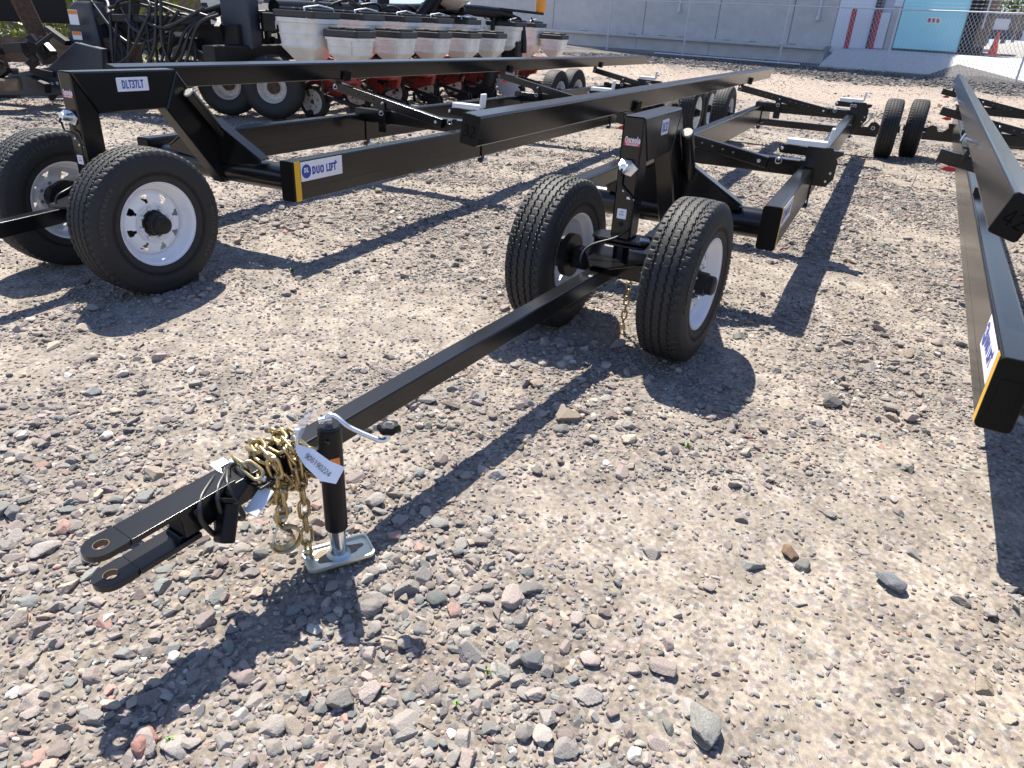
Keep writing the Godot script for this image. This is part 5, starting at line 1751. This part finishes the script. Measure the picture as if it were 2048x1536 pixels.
	put(mb.mesh(), "toolbar", M.black_dusty, t)
	mb = MB.new()
	mb.sweep(PackedVector3Array([P(-0.5, 1.42, -0.1), P(-0.46, 1.44, 1.5), P(-0.35, 1.50, 3.4), P(-0.1, 1.56, 4.3), P(0.25, 1.56, 5.0), P(0.62, 1.53, 5.6)]), 0.105, 18)
	for v in [3.7, 4.5, 5.2]:
		mb.lathe([Vector2(-0.03, 0.105), Vector2(-0.03, 0.113), Vector2(0.03, 0.113), Vector2(0.03, 0.105)], 20, Transform3D(Basis(Vector3(0, 0, -1), Vector3(0, 1, 0), Vector3(1, 0, 0)), P(-0.25 + 0.24 * (v - 3.7) * 1.6, 1.53, v)))
	put(mb.mesh(), "vacuum_pipe", M.black_plastic, t)
	mb = MB.new()
	mb.sweep(PackedVector3Array([P(0.62, 1.50, 5.62), P(0.78, 1.44, 5.70), P(0.86, 1.30, 5.72), P(0.90, 1.05, 5.72), P(0.92, 0.85, 5.70)]), 0.062, 14)
	put(mb.mesh(), "elbow_hose", M.black_plastic, t)
	mb = MB.new()
	mb.cyl(P(0.42, 0.9, 5.2), P(0.42, 1.5, 5.25), 0.045, 10)
	put(mb.mesh(), "pipe_stand", M.black_plastic, t)
	mb = MB.new()
	mb.box(Vector3(0.42, 0.34, 0.60), Transform3D(Basis(), P(0.30, 0.86, 5.0)), 0.03)
	mb.box(Vector3(0.36, 0.40, 0.30), Transform3D(Basis(), P(0.72, 0.86, 5.55)), 0.03)
	mb.box(Vector3(0.40, 0.42, 0.22), Transform3D(Basis(), P(-0.05, 0.95, 4.75)), 0.03)
	put(mb.mesh(), "gear_box", M.black_dusty, t)
	mb = MB.new()
	for q in [0.12, 0.46]:
		mb.box(Vector3(0.015, 0.36, 0.62), Transform3D(Basis(), P(q, 0.86, 5.0)), 0.004)
	put(mb.mesh(), "box_strap", M.galvanised, t)
	mb = MB.new()
	mb.box(Vector3(0.95, 0.22, 0.05), Transform3D(Basis(Vector3(0, 0, 1), 0.14), P(1.25, 0.66, 6.35)), 0.01)
	mb.beam(P(0.55, 0.90, 5.7), P(0.98, 0.58, 6.0), 0.07, 0.10)
	mb.box(Vector3(0.4, 0.22, 0.05), Transform3D(Basis(), P(0.45, 0.60, 5.3)), 0.01)
	put(mb.mesh(), "red_guard", M.red_frame, t)
	# beacon on its bracket
	mb = MB.new()
	mb.beam(P(0.50, 1.62, 5.3), P(1.22, 1.58, 5.9), 0.04, 0.05)
	mb.cyl(P(1.0, 1.5, 5.8), P(1.06, 1.42, 5.8), 0.015, 6)
	put(mb.mesh(), "beacon_bracket", M.black_dusty, t)
	mb = MB.new()
	mb.cyl(P(1.16, 1.60, 5.88), P(1.16, 1.86, 5.88), 0.10, 18, 0.03)
	put(mb.mesh(), "beacon", M.amber, t)
	# upright fold tower and the wing beam that runs to the left
	mb = MB.new()
	mb.box(Vector3(0.40, 1.55, 0.34), Transform3D(Basis(Vector3.UP, 0.28), P(-0.82, 1.66, -0.42)), 0.02)
	put(mb.mesh(), "fold_tower", M.steel_blue, t)
	mb = MB.new()
	mb.beam(P(-0.7, 1.06, -0.55), P(-3.15, 1.02, -0.95), 0.24, 0.26, 0.02)
	mb.beam(P(-0.9, 1.22, -0.95), P(-2.3, 1.18, -1.2), 0.12, 0.10, 0.02)
	put(mb.mesh(), "wing_beam", M.black_dusty, t)
	mb = MB.new()
	mb.prism(PackedVector2Array([Vector2(-3.35, 0.55), Vector2(-2.72, 0.55), Vector2(-2.78, 1.36), Vector2(-3.02, 1.36), Vector2(-3.12, 1.30)]), 0.30, Transform3D(Basis(Vector3.UP, 0.16), P(0, 0, -0.62)), 0.02)
	var sh := put(mb.mesh(), "end_bracket", M.steel_blue, t)
	for q in [[1.16, 0.30], [0.93, 0.16]]:
		var st := sticker(t, "warning_decal", 0.15, q[1] * 0.62, Transform3D(FR * Basis(Vector3.UP, 0.16), P(-2.93, q[0], -1.23) + Vector3(0, 0, 0.10)), 0.004)
		sticker(st, "warning_band", 0.14, 0.05, Transform3D(Basis(), Vector3(0, q[1] * 0.2, 0.0016)), 0.002, M.sticker_orange)
	sticker(t, "name_plate", 0.42, 0.055, Transform3D(FR * Basis(Vector3.UP, 0.16), P(-1.55, 1.03, -0.80) + Vector3(0, 0, 0.12)), 0.004)
	# hitch drawbar low on the left, with holes
	mb = MB.new()
	mb.prism(PackedVector2Array([Vector2(-5.6, 0.02), Vector2(-3.9, 0.12), Vector2(-2.7, 0.22), Vector2(-2.6, 0.80), Vector2(-3.0, 0.86), Vector2(-3.5, 0.52), Vector2(-4.1, 0.40), Vector2(-5.6, 0.22)]), 0.12, Transform3D(Basis(Vector3.UP, 0.20), P(0.2, 0.0, -0.9)), 0.01)
	put(mb.mesh(), "hitch_drawbar", M.steel_blue, t)
	mb = MB.new()
	for i in 5:
		var hp := Vector3(-3.75 + i * 0.085, 0.27 + i * 0.012, 0.062)
		mb.cyl(hp, hp + Vector3(0, 0, 0.003), 0.022, 10, 0.0)
	tag(put(mb.mesh(), "drawbar_hole", M.concrete_pale, t, Transform3D(Basis(Vector3.UP, 0.20), P(0.2, 0.0, -0.9))), "", "", "", "stuff")
	mb = MB.new()
	mb.box(Vector3(0.34, 0.60, 0.4), Transform3D(Basis(Vector3.UP, 0.3), P(-2.6, 0.62, -0.9)), 0.03)
	mb.box(Vector3(0.25, 0.30, 0.3), Transform3D(Basis(Vector3.UP, 0.3), P(-2.85, 0.90, -0.7)), 0.03)
	put(mb.mesh(), "hitch_block", M.rust, t)
	# transport tyres under the tower
	mb = MB.new()
	var prof := [Vector2(-0.10, 0.19), Vector2(-0.14, 0.24), Vector2(-0.15, 0.32), Vector2(-0.13, 0.39), Vector2(-0.09, 0.415)]
	for k in 4:
		var x := -0.066 + k * 0.044
		prof.append_array([Vector2(x - 0.014, 0.42), Vector2(x - 0.012, 0.405), Vector2(x + 0.012, 0.405), Vector2(x + 0.014, 0.42)])
	prof.append_array([Vector2(0.09, 0.415), Vector2(0.13, 0.39), Vector2(0.15, 0.32), Vector2(0.14, 0.24), Vector2(0.10, 0.19)])
	mb.lathe(prof, 60, Transform3D())
	var tm := mb.mesh()
	mb = MB.new()
	mb.lathe([Vector2(-0.112, 0.205), Vector2(-0.118, 0.195), Vector2(-0.10, 0.180), Vector2(-0.02, 0.175), Vector2(0.0, 0.16), Vector2(0.0, 0.0)], 40, Transform3D())
	var rm := mb.mesh()
	for q in [[-1.05, -0.55], [-0.36, -0.42], [0.30, 4.72], [-0.72, 3.0]]:
		var w := holder("transport_wheel", t, Transform3D(Basis(Vector3.UP, PI / 2 + 0.42) if q[1] < 0 else Basis(Vector3.UP, PI / 2 + 0.1), P(q[0], 0.42, q[1])))
		put(tm, "tyre", M.rubber, w)
		put(rm, "rim", M.disc_white, w)
		mb = MB.new()
		mb.cyl(Vector3(-0.04, 0, 0), Vector3(0.05, 0, 0), 0.09, 14)
		put(mb.mesh(), "hub", M.rust, w)
	mb = MB.new()
	var AZ := Transform3D(Basis(), P(0.95, 0.30, 4.9))
	var sprk := []
	for i in 72:
		var a := TAU * i / 72
		sprk.append([Vector2(cos(a), sin(a)) * (0.27 if i % 4 < 2 else 0.215), Vector2(cos(a), sin(a))])
	mb.ext(sprk, 0.012, 0.0, AZ)
	put(mb.mesh(), "row_cleaner", M.galvanised, t)
	# hydraulic hoses, hanging in loops
	var hoses := [[P(-3.1, 0.80, -0.5), P(-2.5, 0.42, -1.3), P(-1.6, 0.62, -1.25), P(-1.55, 1.25, -1.1), P(-1.85, 1.42, -1.0), P(-2.5, 1.30, -1.1)],
		[P(-3.2, 0.85, -0.6), P(-2.9, 0.40, -1.4), P(-2.0, 0.40, -1.45), P(-1.6, 0.80, -1.3), P(-1.50, 1.40, -1.2), P(-1.42, 1.42, -1.2), P(-1.45, 0.9, -1.25), P(-1.3, 0.45, -1.2)],
		[P(-2.7, 0.90, -0.9), P(-2.5, 0.60, -1.35), P(-2.0, 0.70, -1.4), P(-1.7, 1.10, -1.3), P(-1.62, 1.35, -1.2), P(-1.9, 1.50, -1.1), P(-2.4, 1.62, -1.0), P(-2.45, 1.48, -1.0), P(-2.0, 1.36, -1.0), P(-1.2, 1.25, -0.9)],
		[P(-2.6, 1.25, -0.9), P(-2.2, 1.45, -1.0), P(-1.7, 1.43, -1.1), P(-1.0, 1.30, -1.0), P(-0.8, 1.24, -0.9)],
		[P(-2.5, 1.10, -1.0), P(-2.3, 1.38, -1.1), P(-1.8, 1.40, -1.1), P(-1.3, 1.20, -1.0), P(-1.1, 0.70, -1.1), P(-1.7, 0.48, -1.3), P(-2.4, 0.50, -1.3)],
		[P(-0.9, 1.3, -0.9), P(-1.15, 1.10, -1.1), P(-1.4, 0.72, -1.2), P(-2.0, 0.50, -1.3)],
		[P(-0.8, 1.32, -0.9), P(-1.05, 1.12, -1.1), P(-1.3, 0.68, -1.2), P(-1.8, 0.44, -1.3)],
		[P(-0.75, 1.30, -0.9), P(-0.95, 1.15, -1.1), P(-1.2, 0.65, -1.2), P(-1.6, 0.42, -1.3)],
		[P(-1.6, 1.6, -0.6), P(-1.2, 1.75, -0.6), P(-0.9, 1.70, -0.7)],
		[P(-4.2, 1.45, 0.2), P(-3.8, 1.35, 0.0), P(-3.5, 1.0, -0.3), P(-3.2, 0.85, -0.4)]]
	for i in 14:
		var a := P(g.randf_range(-2.9, -0.9), g.randf_range(1.05, 1.5), -1.0 - g.randf() * 0.25)
		var b := P(g.randf_range(-2.9, -0.7), g.randf_range(1.0, 1.45), -0.9 - g.randf() * 0.25)
		hoses.append([a, (a + b) / 2 - Vector3(0, g.randf_range(0.15, 0.75), -0.15), b])
	for i in 10:
		var v0 := g.randf_range(0.4, 4.5)
		hoses.append([P(-0.5, g.randf_range(1.3, 1.5), v0), P(g.randf_range(-0.4, 0.0), g.randf_range(1.45, 1.65), v0 + 0.4), P(g.randf_range(-0.6, 0.1), g.randf_range(1.2, 1.4), v0 + 0.9)])
	var k2 := 0
	for h in hoses:
		var cv := Curve3D.new()
		for i in h.size():
			var tan_: Vector3 = (h[mini(i + 1, h.size() - 1)] - h[maxi(i - 1, 0)]) / 5.5
			cv.add_point(h[i], -tan_, tan_)
		mb = MB.new()
		mb.sweep(cv.tessellate(4, 4.0), 0.021 if k2 != 8 else 0.012, 8)
		put(mb.mesh(), "hydraulic_hose", M.hose_pale if k2 in [8, 9] else M.cable, t)
		k2 += 1
	# clutter on the frame: cylinders, rods, tanks, brackets
	mb = MB.new()
	for q in [[P(-1.9, 1.25, -0.2), P(-0.9, 1.52, -0.1), 0.05], [P(-1.5, 1.3, -0.1), P(-0.8, 1.36, 0.3), 0.035], [P(-1.9, 1.30, 0.2), P(-1.1, 1.45, 0.2), 0.03], [P(-0.9, 1.35, 0.5), P(-0.5, 1.1, 1.2), 0.04], [P(-1.25, 1.3, 0.2), P(-0.6, 1.35, 2.6), 0.06], [P(-1.0, 1.2, 2.0), P(-0.6, 1.5, 3.5), 0.05]]:
		mb.cyl(q[0], q[1], q[2], 10)
	for i in 46:
		mb.box(Vector3(g.randf_range(0.05, 0.22), g.randf_range(0.08, 0.40), g.randf_range(0.05, 0.25)), Transform3D(Basis(Vector3.UP, g.randf()), P(g.randf_range(-1.2, -0.25), g.randf_range(0.45, 1.30), g.randf_range(-0.5, 5.2))), 0.012)
	for i in 30:
		var pa := P(g.randf_range(-3.0, -0.8), g.randf_range(0.35, 1.35), g.randf_range(-1.1, 0.8))
		mb.beam(pa, pa + Vector3(g.randf_range(-0.7, 0.7), g.randf_range(-0.25, 0.3), g.randf_range(-0.3, 0.3)), g.randf_range(0.03, 0.10), g.randf_range(0.03, 0.12), 0.008)
	for i in 22:
		mb.box(Vector3(g.randf_range(0.08, 0.3), g.randf_range(0.1, 0.36), g.randf_range(0.08, 0.3)), Transform3D(Basis(Vector3.UP, g.randf()), P(g.randf_range(-1.7, -0.35), g.randf_range(0.95, 1.32), g.randf_range(-0.6, 4.6))), 0.02)
	tag(put(mb.mesh(), "frame_clutter", M.black_dusty, t), "", "", "", "stuff")
	mb = MB.new()
	mb.cyl(P(-1.05, 1.60, -0.1), P(-0.70, 1.58, -0.1), 0.13, 20, 0.04)
	mb.cyl(P(-1.65, 1.52, 0.1), P(-1.50, 1.70, 0.1), 0.14, 16, 0.03)
	put(mb.mesh(), "white_tank", M.hopper, t)
	mb = MB.new()
	mb.box(Vector3(0.62, 0.75, 0.5), Transform3D(Basis(Vector3.UP, 0.1), P(-0.75, 1.68, 2.6)), 0.03)
	mb.sweep(PackedVector3Array([P(-0.25, 1.20, 3.2), P(-0.05, 1.45, 3.3), P(0.25, 1.9, 3.5)]), 0.12, 14)
	put(mb.mesh(), "control_box", M.black_plastic, t)
	for q in [[-0.14, 1.56], [0.08, 1.57], [0.30, 1.55]]:
		sticker(t, "gauge_plate", 0.13, 0.16, Transform3D(FR * Basis(Vector3.UP, 0.1), P(-0.75 + q[0], q[1], 2.34)), 0.01)
	mb = MB.new()
	mb.lathe([Vector2(0.0, 0.0), Vector2(0.0, 0.10), Vector2(0.16, 0.34), Vector2(0.42, 0.36), Vector2(0.45, 0.0)], 28, Transform3D(Basis(Vector3(0, 1, 0), Vector3(-1, 0, 0), Vector3(0, 0, 1)), P(0.1, 1.55, 4.1)))
	put(mb.mesh(), "round_tank", M.hopper, t)
	# a row of seed hoppers on the far wing
	for i in 4:
		var b := put(big, "seed_hopper", M.hopper, t, Transform3D(Basis(Vector3.UP, 0.05), P(-2.9, 0.86, 1.6 + i * 1.05)))
		put(bl, "hopper_lid", M.hopper_lid, b, Transform3D(Basis(), Vector3(0, 0.623, 0)))

func make_left_clutter() -> void:
	# beside and behind the planter at far left
	var far := func(az: float, R: float, y: float) -> Vector3:
		var a := deg_to_rad(az)
		return Vector3(sin(a) * R, y, -cos(a) * R)
	var t := thing("old_implement", "rusty steel posts and beams of an old implement at the left edge", "implement")
	var mb := MB.new()
	mb.beam(far.call(-34.6, 14.0, -0.1), far.call(-36.0, 14.0, 2.6), 0.22, 0.22, 0.02)
	put(mb.mesh(), "post", M.rust, t)
	mb = MB.new()
	mb.beam(far.call(-32.0, 13.2, 0.55), far.call(-33.2, 13.2, 1.65), 0.26, 0.24, 0.05)
	mb.cyl(far.call(-33.1, 13.1, 1.56), far.call(-33.4, 13.1, 1.82), 0.16, 14)
	put(mb.mesh(), "jack_post", M.rust, t)
	mb = MB.new()
	mb.beam(far.call(-40.0, 15.0, 1.30), far.call(-30.6, 15.0, 1.30), 0.5, 0.55, 0.03)
	mb.beam(far.call(-31.5, 14.6, 1.85), far.call(-26.4, 14.6, 1.30), 0.2, 0.34, 0.03)
	put(mb.mesh(), "steel_beam", M.black_dusty, t)
	mb = MB.new()
	mb.beam(far.call(-40.0, 14.6, 0.62), far.call(-29.0, 14.6, 0.66), 0.3, 0.34, 0.03)
	mb.box(Vector3(0.9, 0.16, 0.5), Transform3D(Basis(Vector3.UP, 0.5), far.call(-36.0, 12.4, 0.34)), 0.02)
	put(mb.mesh(), "wooden_beam", M.wood, t)
	mb = MB.new()
	var g := RandomNumberGenerator.new(); g.seed = 33
	for i in 26:
		var p0: Vector3 = far.call(g.randf_range(-37.5, -30.5), g.randf_range(11.8, 12.8), g.randf_range(0.15, 0.85))
		mb.beam(p0, p0 + Vector3(g.randf_range(-0.4, 0.4), g.randf_range(-0.25, 0.3), g.randf_range(-0.3, 0.3)), g.randf_range(0.04, 0.12), g.randf_range(0.04, 0.14), 0.01)
	tag(put(mb.mesh(), "hitch_parts", M.black_dusty, t), "", "", "", "stuff")
	# concrete barrier and the weeds before it
	var w := thing("concrete_barrier", "low grey concrete barrier behind the green weeds at top left", "barrier")
	mb = MB.new()
	mb.beam(far.call(-46.0, 30.0, 2.45), far.call(-12.0, 27.0, 2.25), 0.3, 0.75, 0.03)
	put(mb.mesh(), "coping", M.concrete_pale, w)
	mb = MB.new()
	mb.beam(far.call(-46.0, 30.2, 0.9), far.call(-12.0, 27.2, 0.8), 0.24, 2.3, 0.03)
	put(mb.mesh(), "wall", M.wood, w)
	var lg := RandomNumberGenerator.new(); lg.seed = 8
	var k := 0
	for q in [[-27.4, 21.0, 2.3, 1.35, 1500, "yellow-green weed thicket between the planter hoses and the barrier"], [-33.5, 22.0, 2.2, 1.0, 900, "green weed patch behind the rusty post at the left edge"], [-15.5, 23.5, 2.0, 1.25, 800, "green weed patch behind the seed hoppers, left of the concrete building"]]:
		var at: Vector3 = far.call(q[0], q[1], 0.2)
		var th := thing("weed_thicket", q[5], "weeds", Transform3D(Basis(), at), "weeds behind the planter")
		leaves(th, "foliage", lg, Vector3(0, q[3] * 0.75, 0), Vector3(q[2], q[3], 0.8), q[4], 0.20, [Color(0.26, 0.28, 0.03), Color(0.15, 0.20, 0.025), Color(0.08, 0.11, 0.02)])
		mb = MB.new()
		for i in 12:
			var a := lg.randf_range(-q[2], q[2])
			mb.sweep(PackedVector3Array([Vector3(a, -0.2, 0), Vector3(a + 0.1, q[3] * 1.2, 0.1)]), 0.015, 5)
		tag(put(mb.mesh(), "stems", M.wood, th), "", "", "", "stuff")
